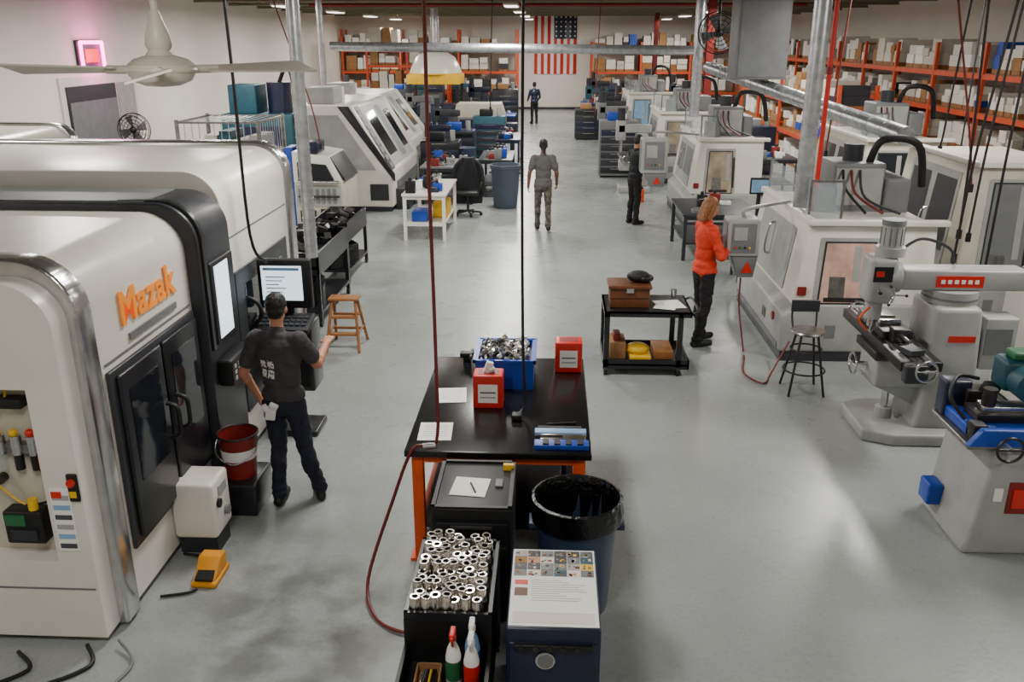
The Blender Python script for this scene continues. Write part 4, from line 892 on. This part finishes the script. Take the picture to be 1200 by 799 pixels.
    for t,a,b_,ra,rb,m in prims:
        if t=='E':
            r=bmesh.ops.create_uvsphere(bm,u_segments=20,v_segments=14,radius=1)
            for v in r['verts']: v.co=Vector((v.co.x*b_.x,v.co.y*b_.y,v.co.z*b_.z))+a
        else:
            d=b_-a; Ln=max(d.length,1e-4); q=Vector((0,0,1)).rotation_difference(d.normalized()).to_matrix()
            prof=[]
            for i in range(7): u=-math.pi/2+math.pi/2*i/6; prof.append((ra*math.cos(u),ra*math.sin(u)))
            for i in range(7): u=math.pi/2*i/6; prof.append((rb*math.cos(u),Ln+rb*math.sin(u)))
            rings=[]; sg=16
            for r_,z in prof:
                if r_<1e-5: rings.append([bm.verts.new(q@Vector((0,0,z))+a)])
                else: rings.append([bm.verts.new(q@Vector((r_*math.cos(2*math.pi*k/sg),r_*math.sin(2*math.pi*k/sg),z))+a) for k in range(sg)])
            for i in range(len(rings)-1):
                A,C_=rings[i],rings[i+1]
                for k in range(sg):
                    if len(A)==1: bm.faces.new((A[0],C_[(k+1)%sg],C_[k]))
                    elif len(C_)==1: bm.faces.new((A[k],A[(k+1)%sg],C_[0]))
                    else: bm.faces.new((A[k],A[(k+1)%sg],C_[(k+1)%sg],C_[k]))
    me=bpy.data.meshes.new(name+'_tmp'); bm.to_mesh(me); bm.free()
    ob=bpy.data.objects.new(name+'_tmp',me); link(ob)
    md=ob.modifiers.new('r','REMESH'); md.mode='VOXEL'; md.voxel_size=vox
    ms=ob.modifiers.new('s','SMOOTH'); ms.factor=.5; ms.iterations=2
    dg=bpy.context.evaluated_depsgraph_get(); ev=ob.evaluated_get(dg)
    nm=bpy.data.meshes.new_from_object(ev); nm.name=name
    bpy.data.objects.remove(ob)
    n=len(nm.vertices); V=np.zeros(n*3); nm.vertices.foreach_get('co',V); V=V.reshape(-1,3)
    def dists(Q):
        D=[]
        for t,a,b_,ra,rb,m in prims:
            a=np.array(a); 
            if t=='E':
                r=np.array(b_); k=np.linalg.norm((Q-a)/r,axis=1); D.append((k-1)*min(r))
            else:
                b2=np.array(b_); ab=b2-a; tt=np.clip(((Q-a)@ab)/max(ab@ab,1e-9),0,1)
                D.append(np.linalg.norm(Q-(a+tt[:,None]*ab),axis=1)-(ra+(rb-ra)*tt))
        return np.argmin(np.array(D),axis=0)
    mats=[]
    for p in prims:
        if p[5] not in mats: mats.append(p[5])
    pm=np.array([mats.index(p[5]) for p in prims])
    npo=len(nm.polygons); Cn=np.zeros(npo*3); nm.polygons.foreach_get('center',Cn); Cn=Cn.reshape(-1,3)
    idx=pm[dists(Cn)]
    if C.get('print'):
        mats.append('rag'); k=len(mats)-1
        for i in range(npo):
            x,y,z=Cn[i]
            if y<0 and -.145<x<-.015 and 1.13<z<1.29 and idx[i]==mats.index(sh):
                u=(x+.145)%.065; v=(z-1.13)%.08
                if .006<u<.059 and .008<v<.072 and noise.noise(Vector((x*60,z*60,3)))>-.2: idx[i]=k
    cloth=set(i for i,m in enumerate(mats) if m in (sh,pa))
    vi=pm[dists(V)]
    N=np.zeros(n*3); nm.vertex_normals.foreach_get('vector',N); N=N.reshape(-1,3)
    for i in range(n):
        if vi[i] in cloth:
            p=Vector(V[i]); k=noise.noise(Vector((p.x*9,p.y*9,p.z*16)))*.011+noise.noise(Vector((p.x*20+5,p.y*20,p.z*34)))*.005
            if vi[i]==mats.index(sh): k+=.004
            V[i]+=N[i]*k
        elif mats[vi[i]]==hr:
            p=Vector(V[i]); V[i]+=N[i]*noise.noise(p*45)*.004
    V*=tall
    V[:,2]-=V[:,2].min()
    nm.vertices.foreach_set('co',V.reshape(-1)); nm.materials.clear()
    for m in mats: nm.materials.append(MATS[m])
    nm.polygons.foreach_set('material_index',idx.astype(np.int32)); nm.polygons.foreach_set('use_smooth',[True]*npo); nm.update()
    o=bpy.data.objects.new(name,nm); o.location=loc; o.rotation_euler=(0,0,heading); link(o); return o
op=person('machine_operator',(-2.08,6.22,0),math.radians(-8),dict(lean=.1,side=-.06,head=(.15,-.2),
  elbow_r=(.25,.12,1.2),wrist_r=(.23,.36,1.28),palm_r=(0,0,-1),curl_r=.3,
  elbow_l=(-.33,.0,1.13),wrist_l=(-.29,.12,.9),palm_l=(1,0,0),
  knee_l=(-.11,.05,.49),ankle_l=(-.1,-.04,.1),knee_r=(.12,.05,.49),ankle_r=(.19,.12,.1),foot_r=.5),
  dict(shirt='shirt_charcoal',pants='jeans',skin='skin',hair='hair_black',print=True),vox=.0075,tall=.985)
b=B('pocket_rag'); b.obox((-2.15,6.08,.86),(.08,.03,.12),'rag',rot=(.1,.2,.3),bev=.012); b.obox((-2.12,6.07,.92),(.07,.04,.05),'rag',rot=(.3,.5,.1),bev=.012); b.obox((-2.18,6.07,.9),(.04,.03,.08),'rag',rot=(.1,-.4,.1),bev=.01); b.done(parent=op)
wm=person('machinist_woman',(1.86,10.36,0),math.radians(-72),dict(lean=.0,head=(-.1,-.35),
  elbow_r=(.24,.08,1.12),wrist_r=(.12,.22,1.2),palm_r=(-1,0,0),curl_r=.5,
  elbow_l=(-.24,.08,1.13),wrist_l=(-.12,.22,1.24),palm_l=(1,0,0),curl_l=.5,
  ankle_l=(-.12,.06,.1),ankle_r=(.12,-.1,.1),knee_r=(.11,-.01,.49)),
  dict(shirt='shirt_red',pants='pants_black',skin='skin',hair='hair_brown',long=True,longshirt=True),vox=.008,tall=1.02,female=True,longhair=True)
person('walking_worker',(-.18,17.0,0),math.radians(3),dict(lean=.03,head=(0,-.15),
  elbow_r=(.26,-.03,1.15),wrist_r=(.27,.08,.93),elbow_l=(-.27,-.06,1.15),wrist_l=(-.29,-.02,.9),
  knee_l=(-.1,.12,.5),ankle_l=(-.1,.14,.1),knee_r=(.1,.02,.5),ankle_r=(.1,-.2,.14),lift_r=.08),
  dict(shirt='shirt_olive',pants='camo',skin='skin_dark',hair='hair_black',pony=True,longshirt=True),vox=.01,tall=.99)
person('standing_worker',(1.66,17.75,0),math.radians(-60),dict(lean=.05,head=(0,-.3),
  elbow_r=(.24,.1,1.12),wrist_r=(.15,.3,1.15),elbow_l=(-.24,.1,1.12),wrist_l=(-.12,.3,1.15)),
  dict(shirt='shirt_black',pants='pants_black',skin='skin',hair='hair_black',long=True),vox=.011)
person('far_worker',(-.85,39.6,0),math.radians(20),dict(elbow_r=(.26,.0,1.14),wrist_r=(.24,.2,1.0),elbow_l=(-.26,.0,1.14),wrist_l=(-.24,.2,1.0)),
  dict(shirt='navy',pants='pants_black',skin='skin',hair='hair_black',long=True),vox=.014)
person('far_worker',(2.6,35.5,0),math.radians(-60),dict(elbow_r=(.26,.0,1.14),wrist_r=(.24,.2,1.0),elbow_l=(-.26,.0,1.14),wrist_l=(-.24,.2,1.0)),
  dict(shirt='shirt_black',pants='jeans',skin='skin',hair='hair_black'),vox=.014)

# ------------------------------------------------------------------ camera
cam=bpy.data.cameras.new('camera'); co=bpy.data.objects.new('camera',cam); link(co)
cam.sensor_width=36; cam.lens=36*F/1200; cam.clip_end=200
co.location=(0,0,CAMH); co.rotation_euler=(math.pi/2-TH,0,PS)
bpy.context.scene.camera=co
